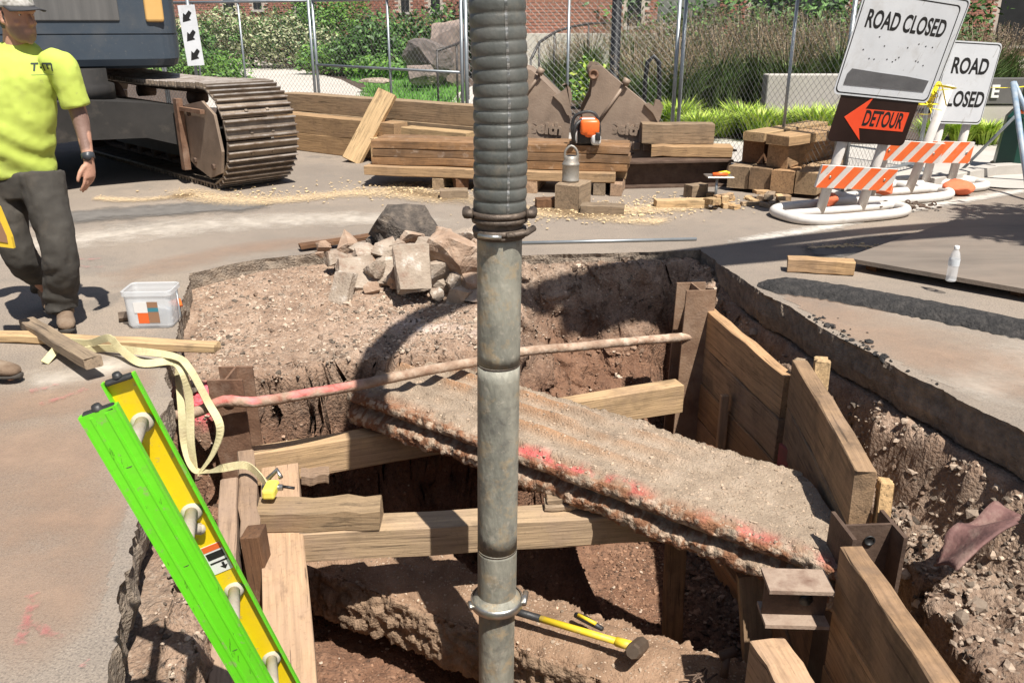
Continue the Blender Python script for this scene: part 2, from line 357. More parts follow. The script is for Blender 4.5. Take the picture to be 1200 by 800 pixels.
M['label_teal'] = mat('label_teal', [(.05, .22, .28)], 1, .5)
M['label_brown'] = mat('label_brown', [(.3, .17, .1)], 1, .5)
M['bottle'] = mat('bottle', [(.92, .94, .96)], 1, .08, alpha=.34)
M['bottle_label'] = mat('bottle_label', [(.62, .66, .7), (.75, .78, .8)], 20, .4, alpha=.8)
M['saw_orange'] = mat('saw_orange', [(.80, .13, .02), (.85, .17, .03)], 4, .4)
M['saw_grey'] = mat('saw_grey', [(.55, .54, .52), (.68, .67, .65)], 9, .5)
M['can'] = mat('can', [(.26, .24, .21), (.4, .38, .34)], 14, .55, .2, 40, metal=.5, dirt=((.2, .15, .11), 14, .5, .66, .6))
M['hammer_steel'] = mat('hammer_steel', [(.11, .08, .06), (.18, .135, .1)], 14, .6, .2, 60, metal=.5)
M['hammer_yellow'] = mat('hammer_yellow', [(.74, .52, .02), (.8, .6, .05)], 14, .5, dirt=((.4, .27, .14), 14, .5, .66, .7))
M['plate'] = mat('plate', [(.15, .125, .104), (.2, .167, .138), (.25, .207, .17)], 1.6, .8, .3, 60, metal=.2, stretch=(.6, 3, 1), dirt=((.27, .21, .165), 1.2, .48, .7, .6))
M['cold_patch'] = mat('cold_patch', [(.016, .015, .015), (.03, .028, .027), (.06, .054, .05)], 20, .9, 1.0, 55, rand=False, bdist=.02)
M['road_white'] = mat('road_white', [(.42, .39, .35), (.55, .52, .48)], 5, .9, .3, 120, rand=False, dirt=((.26, .215, .175), 6, .47, .6, .9))
M['tape_yellow'] = mat('tape_yellow', [(.8, .66, .02), (.86, .72, .04)], 6, .5)
M['blue_metal'] = mat('blue_metal', [(.16, .26, .38), (.38, .42, .46)], 12, .5)
M['bag_yellow'] = mat('bag_yellow', [(.75, .5, .03), (.8, .56, .06)], 6, .5)
M['truck_white'] = mat('truck_white', [(.6, .6, .6), (.68, .68, .68)], 2, .4)
M['tyre'] = mat('tyre', [(.016, .016, .016), (.03, .03, .03)], 6, .85)

# ================================================================ THE SETTING
PIT = [(-2.28, 5.8), (-1.9, 6.16), (-1.44, 6.37), (-.6, 6.33), (.065, 6.28), (1.46, 6.48), (1.67, 5.31), (1.85, 4.44), (2.05, 3.85), (2.22, 3.31),
       (2.5, 2.5), (2.6, .55), (-.72, .55), (-1.11, 1.85), (-1.31, 2.55), (-1.97, 4.79)]
DEEP = [(-1.66, 4.42), (-1.35, 4.62), (-.6, 4.8), (-.05, 5.05), (.02, 6.12), (1.34, 6.36), (1.52, 5.4), (1.74, 4.2), (1.72, 3.3), (1.62, 2.7), (1.7, .8),
        (-.55, .8), (-1.0, 2.1), (-1.08, 2.4)]
def sd(px, py, poly):
    P = np.array(poly); n = len(P); d = np.full(px.shape, 1e9); ins = np.zeros(px.shape, bool)
    for i in range(n):
        a, b = P[i], P[(i+1) % n]; e = b-a
        t = np.clip(((px-a[0])*e[0]+(py-a[1])*e[1])/(e @ e), 0, 1)
        d = np.minimum(d, np.hypot(px-a[0]-t*e[0], py-a[1]-t*e[1]))
        c = ((a[1] > py) != (b[1] > py)) & (px < (b[0]-a[0])*(py-a[1])/(b[1]-a[1]+1e-12)+a[0]); ins ^= c
    return np.where(ins, d, -d)
def terr(x, y, fine=True):
    p0 = np.stack([x, y, np.zeros_like(x)], 1)
    jx = fbm(p0, 3.0, 3, 5.0)*.07; jy = fbm(p0, 3.0, 3, 55.0)*.07
    dD = sd(x+jx, y+jy, DEEP); dP = sd(x, y, PIT)
    zb = -.085 - .17*ss(0, 1.5, 6.25-y)
    zr = -.24 - .38*ss(.0, .15, dP + .10*fbm(p0, 4, 3, 15)) + .13*ss(.22, .42, dP) + .09*fbm(p0, 3.2, 3, 9)*ss(.05, .2, dP)
    zl = -.30 - .55*ss(3.05, 3.45, y) + .02*fbm(p0, 3, 3, 2)
    wr = ss(1.0, 1.3, x)*ss(6.3, 5.6, y); wl = ss(4.35, 4.1, y)*ss(-.3, -.7, x)
    zo = zb*(1-wr)*(1-wl) + zr*wr + zl*wl*(1-wr)
    wB = ss(4.9, 5.5, y)*ss(-.35, .1, x)*(1-ss(.95, 1.25, x))
    ww = .16 + .06*fbm(p0, 2, 2, 31) + 1.05*wB
    floor = -1.78 + .28*ss(-.15, -.5, x) + .95*np.exp(-((x-.2)**2/.08+(y-4.02)**2/.07)) + .05*fbm(p0, 3, 3, 77)
    t = np.clip(dD/ww, 0, 1); t = t*(1-wB)*1 + wB*np.clip(t*1.0, 0, 1)**.85
    z = zo*(1-t) + floor*t
    steep = ((dD > -.12) & (dD < ww+.1)).astype(float)
    p3 = np.stack([x, y, z*1.0], 1)
    rough = .35 + .65*steep; rough = np.maximum(rough, .8*wr)
    lum = billow(p3, 7.5, 3, 3.0)*.045 + fbm(p3, 17, 4, 8.0)*.042 + billow(p3, 32, 2, 1.0)*.024
    out = ss(-.02, .05, dP)
    z2 = z + (lum-.012)*rough*out*(1+.35*wr)
    q = np.where(dP < .0, -.13, z2)
    z2 = np.where(dP < .02, np.minimum(z2, -.11), z2)
    hx = (fbm(p3, 8, 4, 21.0)*.10)*steep*out; hy = (fbm(p3, 8, 4, 91.0)*.10)*steep*out
    return x+hx, y+hy, z2, steep, wr, wB
step = .0135
gx = np.arange(-2.45, 2.72, step); gy = np.arange(.45, 6.62, step)
XX, YY = np.meshgrid(gx, gy); nx, ny = len(gx), len(gy)
tx, ty, tz, tsteep, twr, twB = terr(XX.ravel(), YY.ravel())
me = bpy.data.meshes.new('pit_soil')
vv = np.stack([tx, ty, tz], 1).astype(np.float32)
idx = np.arange(nx*ny).reshape(ny, nx)
inP = (sd(XX.ravel(), YY.ravel(), PIT) > -.14).reshape(ny, nx)
keep = inP[:-1, :-1] & inP[1:, :-1] & inP[:-1, 1:] & inP[1:, 1:]
qd = np.stack([idx[:-1, :-1], idx[:-1, 1:], idx[1:, 1:], idx[1:, :-1]], -1)[keep]
me.vertices.add(len(vv)); me.vertices.foreach_set('co', vv.ravel())
me.loops.add(qd.size); me.loops.foreach_set('vertex_index', qd.ravel().astype(np.int32))
me.polygons.add(len(qd)); me.polygons.foreach_set('loop_start', np.arange(0, qd.size, 4, dtype=np.int32))
me.update(); me.validate()
me.polygons.foreach_set('use_smooth', np.ones(len(me.polygons), bool))
# soil strata: dusty tan base course on top, red-brown clay below
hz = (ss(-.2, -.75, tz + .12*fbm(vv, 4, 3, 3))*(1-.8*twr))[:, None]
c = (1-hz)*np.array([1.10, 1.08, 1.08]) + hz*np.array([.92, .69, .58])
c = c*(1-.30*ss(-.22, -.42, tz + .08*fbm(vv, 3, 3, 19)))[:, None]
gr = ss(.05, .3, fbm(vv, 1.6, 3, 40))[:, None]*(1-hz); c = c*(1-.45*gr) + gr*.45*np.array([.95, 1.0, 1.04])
wp = np.exp(-(((tx+.52)/.32)**2 + ((ty-5.25)/.13)**2))*ss(-.25, .2, fbm(vv, 9, 3, 4)); wp = np.clip(wp*1.2, 0, 1)[:, None]
c = c*(1-wp*.7) + wp*.7*np.array([1.9, 2.2, 2.7])
pk = np.exp(-(((tx+1.72)/.07)**2+((ty-4.33)/.16)**2)); pk = (ss(.35, .6, pk + .3*fbm(vv, 14, 2))*ss(-.45, -.35, tz))[:, None]; c = c*(1-pk) + pk*np.array([3.2, .75, 1.3])
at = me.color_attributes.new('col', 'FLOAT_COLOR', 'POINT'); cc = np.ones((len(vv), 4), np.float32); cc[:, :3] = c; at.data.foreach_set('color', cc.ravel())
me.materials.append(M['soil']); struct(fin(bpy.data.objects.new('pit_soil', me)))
# ground sheet with a ragged hole
def ragged(poly, s=.022, j=.004):
    r = []
    for i in range(len(poly)):
        a, b = V((*poly[i], 0)), V((*poly[(i+1) % len(poly)], 0)); n = max(1, int((b-a).length/s))
        for k in range(n):
            p = a.lerp(b, k/n); r.append(p + V((random.gauss(0, j), random.gauss(0, j), 0)))
    q = np.array([[p.x, p.y, 0] for p in r]); q[:, 0] += fbm(q, 3, 3, 2)*.05; q[:, 1] += fbm(q, 3, 3, 12)*.05
    return [V(p) for p in q]
hole = ragged(PIT)
bm = bmesh.new()
ov = [bm.verts.new(p) for p in ((-400, -60, 0), (400, -60, 0), (400, 700, 0), (-400, 700, 0))]
oe = [bm.edges.new((ov[i], ov[(i+1) % 4])) for i in range(4)]
mid = [(-9, -2), (9, -2), (9, 14), (-9, 14)]
hv = [bm.verts.new(p) for p in hole]; he = [bm.edges.new((hv[i], hv[(i+1) % len(hv)])) for i in range(len(hv))]
bmesh.ops.triangle_fill(bm, edges=oe+he, use_beauty=True)
for f in list(bm.faces):
    cxy = f.calc_center_median()
    if f.normal.z < 0: f.normal_flip()
n0 = len(bm.faces)
me = bpy.data.meshes.new('road'); bm.to_mesh(me); bm.free()
me.materials.append(M['asphalt']); road = struct(fin(bpy.data.objects.new('road', me)))
ev = []; ef = []; K = len(hole); lv = [0, -.03, -.08, -.14, -.22]
hp = np.array([[p.x, p.y, 0] for p in hole]); cen = np.array([.1, 3.6, 0])
rimn = [fbm(hp + np.array([0, 0, li*.21]), 9, 4, 33) for li in range(5)]
for li, z in enumerate(lv):
    for i in range(K):
        d = cen-hp[i]; d /= np.linalg.norm(d)
        off = 0 if li == 0 else (rimn[li][i]*.028-.004 if li < 4 else -.03)
        ev.append(hp[i] + d*off + np.array([0, 0, z + (rimn[(li+2) % 5][i]*.012 if li else 0)]))
for li in range(4):
    for i in range(K):
        j = (i+1) % K; ef.append((li*K+i, li*K+j, (li+1)*K+j, (li+1)*K+i))
struct(mesh('road_broken_edge', ev, ef, M['asphalt_edge'], road))
# loose stones on the soil
def ico():
    bm = bmesh.new(); bmesh.ops.create_icosphere(bm, subdivisions=1, radius=1); v = np.array([tuple(a.co) for a in bm.verts]); f = np.array([[x.index for x in q.verts] for q in bm.faces]); bm.free(); return v, f
IV, IF = ico()
def scatter(name, pts, sizes, m, parent=None, flat=.75, pcol=None):
    n = len(pts); vs = np.repeat(IV[None], n, 0)*(1+.35*rng.standard_normal((n, len(IV), 1))*.8)
    sc = np.asarray(sizes)[:, None, None]*rng.uniform(.6, 1.3, (n, 1, 3)); vs = vs*sc; vs[:, :, 2] *= flat
    a = rng.uniform(0, 6.28, n); ca, sa = np.cos(a)[:, None], np.sin(a)[:, None]
    x = vs[:, :, 0]*ca - vs[:, :, 1]*sa; y = vs[:, :, 0]*sa + vs[:, :, 1]*ca
    vs = np.stack([x, y, vs[:, :, 2]], -1) + np.asarray(pts)[:, None, :]
    fs = IF[None] + (np.arange(n)*len(IV))[:, None, None]
    return mesh(name, vs.reshape(-1, 3), fs.reshape(-1, 3), m, parent, col=None if pcol is None else np.repeat(pcol, len(IV), 0))
N = 60000
px = rng.uniform(-2.3, 2.6, N); py = rng.uniform(1.6, 6.4, N); ok = sd(px, py, PIT) > .02; px, py = px[ok], py[ok]
dens = .35 + .65*ss(-.25, .25, fbm(np.stack([px, py, px*0], 1), 2.2, 3, 66)); ok = rng.uniform(0, 1, len(px)) < dens; px, py = px[ok], py[ok]
a, b, z, st, wr_, wb_ = terr(px, py)
sizes = np.clip(rng.lognormal(-5.15, .5, len(px)), .0025, .024)*(1+.45*wr_)
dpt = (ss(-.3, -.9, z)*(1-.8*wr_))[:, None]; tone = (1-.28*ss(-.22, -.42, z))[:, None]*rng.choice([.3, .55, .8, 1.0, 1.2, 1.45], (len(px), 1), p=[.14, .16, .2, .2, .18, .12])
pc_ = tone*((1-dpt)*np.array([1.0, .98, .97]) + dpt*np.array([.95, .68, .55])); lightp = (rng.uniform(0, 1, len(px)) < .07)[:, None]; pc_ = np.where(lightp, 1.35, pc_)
o = scatter('loose_stones', np.stack([a, b, z+.001], 1), sizes, M['pebble'], pcol=pc_); stuff(o); o['label'] = 'loose stones and gravel lying over the dug soil'; o['category'] = 'gravel'
N = 9000
px = rng.uniform(-2.3, 2.6, N); py = rng.uniform(1.6, 6.4, N); a, b, z, st, wr_, wb_ = terr(px, py)
ok = (sd(px, py, PIT) > .05) & (rng.uniform(0, 1, N) < np.clip(.05 + .8*wr_ + .45*st, 0, .9)*ss(-.3, .2, fbm(np.stack([px, py, px*0], 1), 3.5, 2, 5)))
a, b, z, wr_ = a[ok], b[ok], z[ok], wr_[ok]; dpt = (ss(-.3, -.9, z)*(1-.8*wr_))[:, None]; tone = rng.uniform(.48, .85, (len(a), 1))
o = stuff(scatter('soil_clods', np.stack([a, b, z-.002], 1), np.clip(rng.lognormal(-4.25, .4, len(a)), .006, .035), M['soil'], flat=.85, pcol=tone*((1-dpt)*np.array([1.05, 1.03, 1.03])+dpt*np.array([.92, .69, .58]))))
o['label'] = 'crumbly soil clods on the banks and cut faces of the pit'; o['category'] = 'soil clods'
# ---- road details
def sheet(name, poly, z, m, parent=None, ragg=None):
    pts = [V((p[0], p[1], 0)) for p in poly]
    if ragg: pts = ragged([(p.x, p.y) for p in pts], *ragg)
    bm = bmesh.new(); vs = [bm.verts.new((p.x, p.y, z)) for p in pts]; es = [bm.edges.new((vs[i], vs[(i+1) % len(vs)])) for i in range(len(vs))]
    bmesh.ops.triangle_fill(bm, edges=es, use_beauty=True)
    for f in bm.faces:
        if f.normal.z < 0: f.normal_flip()
    me = bpy.data.meshes.new(name); bm.to_mesh(me); bm.free(); me.materials.append(m)
    return fin(bpy.data.objects.new(name, me), parent)
def gp(*px): return [tuple(G(x, y)[:2]) for x, y in px]
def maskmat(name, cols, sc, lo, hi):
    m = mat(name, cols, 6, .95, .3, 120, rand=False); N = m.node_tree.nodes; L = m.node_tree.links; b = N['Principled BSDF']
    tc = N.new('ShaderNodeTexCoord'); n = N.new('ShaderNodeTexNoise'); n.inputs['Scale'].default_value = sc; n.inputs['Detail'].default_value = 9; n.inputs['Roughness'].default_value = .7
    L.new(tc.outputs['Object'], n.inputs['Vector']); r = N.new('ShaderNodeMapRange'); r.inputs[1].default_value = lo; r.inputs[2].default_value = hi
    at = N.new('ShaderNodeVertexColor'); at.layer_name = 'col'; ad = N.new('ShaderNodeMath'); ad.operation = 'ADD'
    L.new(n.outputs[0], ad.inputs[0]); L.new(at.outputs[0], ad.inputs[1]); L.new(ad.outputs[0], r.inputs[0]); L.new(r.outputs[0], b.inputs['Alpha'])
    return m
M['smear'] = maskmat('smear', [(.48, .42, .35), (.58, .52, .45)], 5, .66, 1.25)
M['dustpatch'] = maskmat('dustpatch', [(.54, .40, .24), (.66, .50, .31)], 38, .8, 1.15)
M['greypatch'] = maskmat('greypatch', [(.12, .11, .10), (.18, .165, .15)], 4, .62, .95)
M['pinkpatch'] = maskmat('pinkpatch', [(.62, .14, .16), (.52, .17, .17)], 26, .95, 1.5)
M['paintline'] = maskmat('paintline', [(.45, .41, .36), (.56, .52, .47)], 14, .85, 1.3)
def patch(name, path, wid, z, m, n=70, k=24, prof=1.0):
    """a soft-edged layer of dust or paint lying on the road along a path of ground points"""
    P = catmull([V((*p, 0)) for p in path], .12); ln = [0]
    for i in range(1, len(P)): ln.append(ln[-1]+(P[i]-P[i-1]).length)
    vs = []; cs = []; fs = []
    for i in range(n+1):
        s = ln[-1]*i/n; j = 0
        while j < len(P)-2 and ln[j+1] < s: j += 1
        t = (s-ln[j])/max(1e-6, ln[j+1]-ln[j]); p = P[j].lerp(P[j+1], t); d = (P[-1]-P[0]).normalized(); nn = V((-d.y, d.x, 0))
        wdt = wid if not hasattr(wid, '__len__') else wid[0]+(wid[1]-wid[0])*i/n
        for q in range(k+1):
            e = 2*q/k-1; vs.append(p+nn*e*wdt/2 + V((0, 0, z))); end = min(1, min(i, n-i)/(n*.12))
            v = (1-abs(e)**1.6)*end*.55*prof; cs.append((v, v, v))
    for i in range(n):
        for q in range(k): fs.append((i*(k+1)+q, i*(k+1)+q+1, (i+1)*(k+1)+q+1, (i+1)*(k+1)+q))
    va = np.array([tuple(v) for v in vs]); inside = sd(va[:, 0], va[:, 1], PIT) > -.04; fs = [f for f in fs if not any(inside[i] for i in f)]
    return mesh(name, vs, fs, m, road, col=np.array(cs))
patch('concrete_dust_smear', gp((-300, 330), (0, 292), (200, 268), (400, 256), (560, 262)), (1.3, .8), .004, M['smear'])
M['brown_dust'] = maskmat('brown_dust', [(.33, .215, .15), (.41, .28, .2)], 3, .55, 1.6)
patch('brown_dust_layer', gp((-500, 560), (0, 540), (90, 545), (160, 560)), 1.3, .005, M['brown_dust'])
patch('brown_dust_layer', gp((-100, 480), (60, 470), (190, 440)), .5, .0055, M['brown_dust'])
patch('brown_dust_layer', gp((900, 340), (1050, 400), (1300, 470)), .9, .005, M['brown_dust'], prof=.8)
patch('brown_dust_layer', gp((120, 330), (300, 290), (450, 280)), .5, .005, M['brown_dust'], prof=.8)
patch('brown_dust_layer', gp((-300, 720), (0, 690), (140, 700)), 1.0, .0062, M['brown_dust'], prof=.9)
patch('brown_dust_layer', gp((-150, 620), (40, 600), (150, 625)), .7, .0068, M['brown_dust'], prof=.8)
patch('concrete_dust_smear', gp((20, 455), (130, 430), (230, 412)), .5, .004, M['smear'])
patch('pale_patch', gp((1100, 470), (1230, 420), (1400, 380)), .8, .004, M['smear'], prof=.9)
patch('paint_line', gp((820, 291), (960, 268), (1060, 247), (1250, 215)), .32, .006, M['paintline'], prof=1.5)
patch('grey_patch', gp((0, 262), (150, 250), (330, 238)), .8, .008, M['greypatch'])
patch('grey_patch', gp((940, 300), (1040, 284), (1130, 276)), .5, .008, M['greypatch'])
for pts, wd in (([(180, 222), (300, 236), (440, 226), (560, 240)], 1.0), ([(430, 215), (520, 230), (640, 250), (760, 246), (860, 240)], .9), ([(620, 240), (700, 255), (800, 262)], .7), ([(940, 292), (1000, 289), (1040, 293)], .16), ([(240, 228), (160, 235), (100, 232)], .5)):
    patch('sawdust_layer', gp(*pts), wd, .011, M['dustpatch'])
for pts, wd in (([(75, 302), (100, 306), (128, 303)], .14), ([(88, 312), (110, 315), (128, 313)], .1), ([(60, 305), (80, 313)], .1), ([(30, 462), (75, 452)], .16), ([(20, 770), (40, 700), (45, 690)], .1), ([(40, 730), (75, 755)], .1), ([(85, 790), (118, 770), (125, 740)], .08), ([(40, 480), (110, 455)], .12)):
    patch('pink_paint_mark', gp(*pts), wd, .013, M['pinkpatch'], 16, 7)
# sawdust chips as real little flakes
cp = []
for (x, y, rx, ry, n) in ((480, 222, 90, 14, 420), (700, 248, 110, 14, 600), (300, 228, 110, 9, 220), (800, 238, 70, 9, 300), (1000, 290, 45, 3, 60)):
    for k in range(n):
        g_ = G(x+random.gauss(0, rx*.55), y+random.gauss(0, ry*.5)); cp.append((g_.x, g_.y, .014))
o = stuff(scatter('sawdust_chips', cp, np.abs(rng.normal(.006, .005, len(cp)))+.003, M['sawdust'], flat=.35)); o['label'] = 'pale sawdust chips scattered over the road round the timbers'; o['category'] = 'sawdust'

# ---------------------------------------------------------------- beyond the fence: pavement, garden, building
struct(sheet('pavement', [(-20, 14.2), (-3.3, 14.2), (-.6, 12.0), (2.2, 11.3), (4.2, 9.6), (5.2, 9.0), (14, 7.0), (20, 12), (20, 13.5), (4.5, 13.2), (-2.0, 14.9), (-20, 17)], .016, M['concrete']))
kerb = struct(timber('kerb', G(1085, 221)+V((0, 0, .12)), G(1158, 206)+V((0, 0, .12)), .16, .13, M['concrete']))
struct(timber('kerb', G(1158, 206)+V((.01, 0, .121)), G(1300, 198)+V((0, 0, .121)), .16, .131, M['concrete']))
struct(sheet('planting_bed', [(-20, 15.5), (-2.0, 14.6), (3.2, 13.0), (4.6, 12.4), (25, 12.0), (25, 60), (-40, 60), (-40, 17)], .022, M['mulch']))
struct(sheet('lawn', gp((410, 128), (548, 132), (545, 92), (500, 90), (455, 88), (405, 92), (430, 102)), .030, M['lawn'], ragg=(.3, .04)))
struct(sheet('lawn', gp((625, 118), (700, 120), (720, 96), (690, 86), (650, 90)), .030, M['lawn'], ragg=(.3, .04)))
struct(sheet('lawn', gp((262, 104), (300, 106), (318, 98), (300, 92), (258, 94)), .030, M['lawn'], ragg=(.3, .04)))
struct(sheet('garden_path', gp((238, 128), (430, 132), (432, 112), (400, 95), (330, 77), (290, 70), (250, 70), (262, 84), (320, 98), (300, 108), (225, 105)), .036, M['concrete_far']))
struct(sheet('garden_path', gp((520, 132), (640, 130), (640, 95), (690, 82), (720, 76), (700, 70), (640, 76), (580, 92), (540, 108)), .036, M['concrete_far']))
def blades(n, region, h, m, name, parent=None):
    vs = []; fs = []
    for k in range(n):
        x, y = region(); p = V((x, y, .028)); a = random.uniform(0, 6.28); d = V((math.cos(a), math.sin(a), 0)); hh = h*random.uniform(.5, 1.2)
        wv = V((-d.y, d.x, 0))*h*.09; b = len(vs)
        vs += [p-wv, p+wv, p+d*hh*random.uniform(.1, .5)+V((0, 0, hh))]; fs.append((b, b+1, b+2))
    return mesh(name, vs, fs, m, parent)
def inpoly(poly):
    P = poly; xs = [p[0] for p in P]; ys = [p[1] for p in P]
    def r():
        for _ in range(50):
            x, y = random.uniform(min(xs), max(xs)), random.uniform(min(ys), max(ys))
            if sd(np.array([x]), np.array([y]), P)[0] > 0: return x, y
        return x, y
    return r
o = stuff(blades(2600, inpoly(gp((410, 128), (548, 132), (545, 92), (500, 90), (455, 88), (405, 92), (430, 102))), .16, M['blade'], 'lawn_grass')); o['label'] = 'mown bright green grass of the lawn below the boulders'; o['category'] = 'grass'
o = stuff(blades(900, inpoly(gp((625, 118), (700, 120), (720, 96), (690, 86), (650, 90))), .13, M['blade'], 'lawn_grass')); o['label'] = 'patch of mown grass seen between the two steel buckets'; o['category'] = 'grass'
# brick building: wall with window openings and real brick courses
def building(name, label, x0, x1, Y, z1, wins, cat='building'):
    t = thing(name, label, cat, ((x0+x1)/2, Y, 0)); hh = .09; L = .26
    box('wall', ((x0+x1)/2, Y+.35, z1/2), (x1-x0, .6, z1), M['mortar'], t, bev=.01)
    vs = []; fs = []; zc = 0; r = 0
    while zc < z1-.1:
        x = x0 + (0 if r % 2 else -.11)
        if zc > .4 and zc < 4.6:
            while x < x1:
                a, b = max(x, x0), min(x+L-.022, x1)
                if b-a > .03 and not any(w0-.02 < b and a < w1+.02 and zc+hh > w2 and zc < w3 for (w0, w1, w2, w3) in wins):
                    q = len(vs); y0 = Y+.03+random.uniform(-.004, .004); y1 = Y+.06
                    vs += [(a, y0, zc), (b, y0, zc), (b, y0, zc+hh-.022), (a, y0, zc+hh-.022), (a, y1, zc), (b, y1, zc), (b, y1, zc+hh-.022), (a, y1, zc+hh-.022)]
                    fs += [(q, q+1, q+2, q+3), (q+3, q+2, q+6, q+7), (q, q+4, q+5, q+1), (q, q+3, q+7, q+4), (q+1, q+5, q+6, q+2)]
                x += L
        zc += hh; r += 1
    stuff(mesh('brick_courses', vs, fs, M['brick'], t))
    box('upper_brickwork', ((x0+x1)/2, Y+.03, (4.7+z1)/2), (x1-x0, .05, z1-4.7), M['brick'], t)
    for (w0, w1, w2, w3) in wins:
        wn = box('window', ((w0+w1)/2, Y+.045, (w2+w3)/2), (w1-w0-.02, .02, w3-w2-.02), M['dark_glass'], t)
        box('sill', ((w0+w1)/2, Y+.02, w2-.05), (w1-w0+.2, .12, .09), M['concrete'], wn)
        box('mullion', ((w0+w1)/2, Y+.03, (w2+w3)/2), (.07, .025, w3-w2), M['rail_metal'], wn)
    return t
def wx(px, Y): return A(px, 15, Y).x
Yb = 40
wl = [(wx(a, Yb), wx(b, Yb), c_, d_) for a, b, c_, d_ in ((262, 276, 2.0, 3.9), (297, 307, 2.1, 3.9), (347, 366, 1.6, 3.9), (470, 480, 2.0, 3.9), (505, 516, 2.0, 3.9), (160, 185, 1.9, 3.9))]
building('brick_building', 'red brick building with dark windows behind the shrubs and boulders', -22, -2.2, Yb, 7.5, wl)
bw_ = building('brick_building', 'low red brick wing behind the curved handrail', -1.0, 4.3, 27, 6.5, [(wx(735, 27), wx(752, 27), 1.5, 4)])
box('plinth', (1.65, 26.95, .66), (5.4, .3, 1.3), M['concrete_far'], bw_)
building('brick_building', 'red brick building with recessed dark entrance behind the tall plumed grasses', 7.5, 26, 33, 7.5, [(wx(880, 33), wx(990, 33), .9, 4), (wx(1010, 33), wx(1100, 33), .9, 4), (wx(1172, 33), wx(1250, 33), .8, 4)])
# leaves
def leaf_cloud(name, lumps, n, size, m, parent, seed=1):
    r = np.random.default_rng(seed); L = np.array([(*c, *s) for c, s in lumps], float); wt = L[:, 3]*L[:, 4]*L[:, 5]; wt /= wt.sum()
    k = r.choice(len(L), n, p=wt); d = r.standard_normal((n, 3)); d /= np.linalg.norm(d, axis=1)[:, None]
    rad = r.uniform(.35, 1.0, n)**.45*(1+.16*r.standard_normal(n)); c_ = L[k, :3] + d*rad[:, None]*L[k, 3:]
    c_[:, 2] = np.maximum(c_[:, 2], .05)
    a = r.standard_normal((n, 3)); a[:, 2] *= .6; a /= np.linalg.norm(a, axis=1)[:, None]; b = np.cross(a, d + .5*r.standard_normal((n, 3))); b /= np.linalg.norm(b, axis=1)[:, None]
    s = size*r.uniform(.6, 1.3, n)[:, None]; vs = np.stack([c_-a*s, c_-b*s*.45, c_+a*s, c_+b*s*.45], 1).reshape(-1, 3)
    return mesh(name, vs, np.arange(4*n).reshape(n, 4), m, parent)
def shrub(name, label, px, pyb, Y, wd, h, mats, n, size, group=None, cat='shrub', seed=None):
    p = G(px, pyb); p = V((A(px, 60, Y).x, Y, 0)); t = thing(name, label, cat, p, group); sd_ = seed or int(px*7+Y)
    r = random.Random(sd_); lumps = []
    for k in range(9):
        s = r.uniform(.28, .5); lumps.append(((p.x+r.uniform(-.5, .5)*wd*.75, p.y+r.uniform(-.4, .4)*wd*.6, h*r.uniform(.3, .8)), (wd*s*.62, wd*s*.5, h*s*.62)))
    lumps.append(((p.x, p.y, h*.42), (wd*.5, wd*.4, h*.42)))
    for i, m in enumerate(mats): leaf_cloud('foliage', lumps, n//len(mats), size, m, t, sd_+i)
    st = []
    for k in range(6):
        a = r.uniform(0, 6.28); st.append(tube_geo([p, p+V((math.cos(a)*wd*.12, math.sin(a)*wd*.12, h*.35)), p+V((math.cos(a)*wd*.3, math.sin(a)*wd*.3, h*.75))], [.02, .014, .006], 5))
    mesh('stem', *multi(st), M['bark'], t, True)
    return t
GH = 'shrubs below the brick building'
for (px, Y, wd, h, ms, n, lab) in (
    (240, 33, 3.9, 2.05, ['leaf_cream', 'leaf_cream', 'leaf'], 3600, 'cream and green variegated shrub behind the arrow sign'),
    (296, 33.5, 3.8, 2.1, ['leaf_cream', 'leaf_cream', 'leaf'], 3600, 'cream variegated shrub beyond the middle of the pale path'),
    (350, 32.5, 3.4, 1.9, ['leaf_cream', 'leaf_cream', 'leaf_dark'], 3200, 'cream variegated shrub ending beside the plain green shrubs'),
    (232, 23.5, 2.4, 1.0, ['leaf', 'leaf_bright'], 2600, 'low bright green bush beside the path under the arrow sign'),
    (208, 27, 2.4, 1.6, ['leaf', 'leaf_dark'], 2200, 'green bush half behind the excavator body'),
    (405, 35, 3.4, 2.7, ['leaf_bright', 'leaf'], 3200, 'tall yellow-green shrub rising over the fence rail'),
    (365, 37, 4.0, 2.8, ['leaf', 'leaf_dark'], 2600, 'dark green shrub behind the cream variegated ones'),
    (440, 28, 3.0, 1.7, ['leaf', 'leaf_dark'], 3200, 'mid green shrub left of the big boulder'),
    (402, 29, 2.8, 1.2, ['leaf', 'leaf_bright'], 2800, 'low green shrub bordering the bend of the path'),
    (470, 31, 3.0, 2.2, ['leaf', 'leaf_dark'], 2600, 'dark shrub directly behind the big boulder'),
    (530, 29, 3.0, 2.1, ['leaf', 'leaf_dark'], 2600, 'dark green shrub at the end of the boulders beside the hose'),
    (450, 27, 2.2, .75, ['leaf', 'leaf_bright'], 2000, 'low ground-hugging shrub where lawn meets the boulder')):
    shrub('shrub', lab, px, 80, Y, wd, h, [M[k] for k in ms], n, .085 if Y > 26 else .06, GH)
shrub('shrub', 'dark evergreen shrub behind the plumed grasses by the entrance', 900, 60, 27, 8.5, 2.9, [M['leaf_dark'], M['leaf']], 5200, .1)
shrub('shrub', 'dark evergreen shrub behind the right sign group', 1040, 60, 26, 5.5, 2.4, [M['leaf_dark'], M['leaf']], 4000, .1)
shrub('shrub', 'small yellow-leaved plant beside the black lamp post', 693, 80, 17.5, .7, .95, [M['leaf_bright'], M['sedge']], 700, .07)
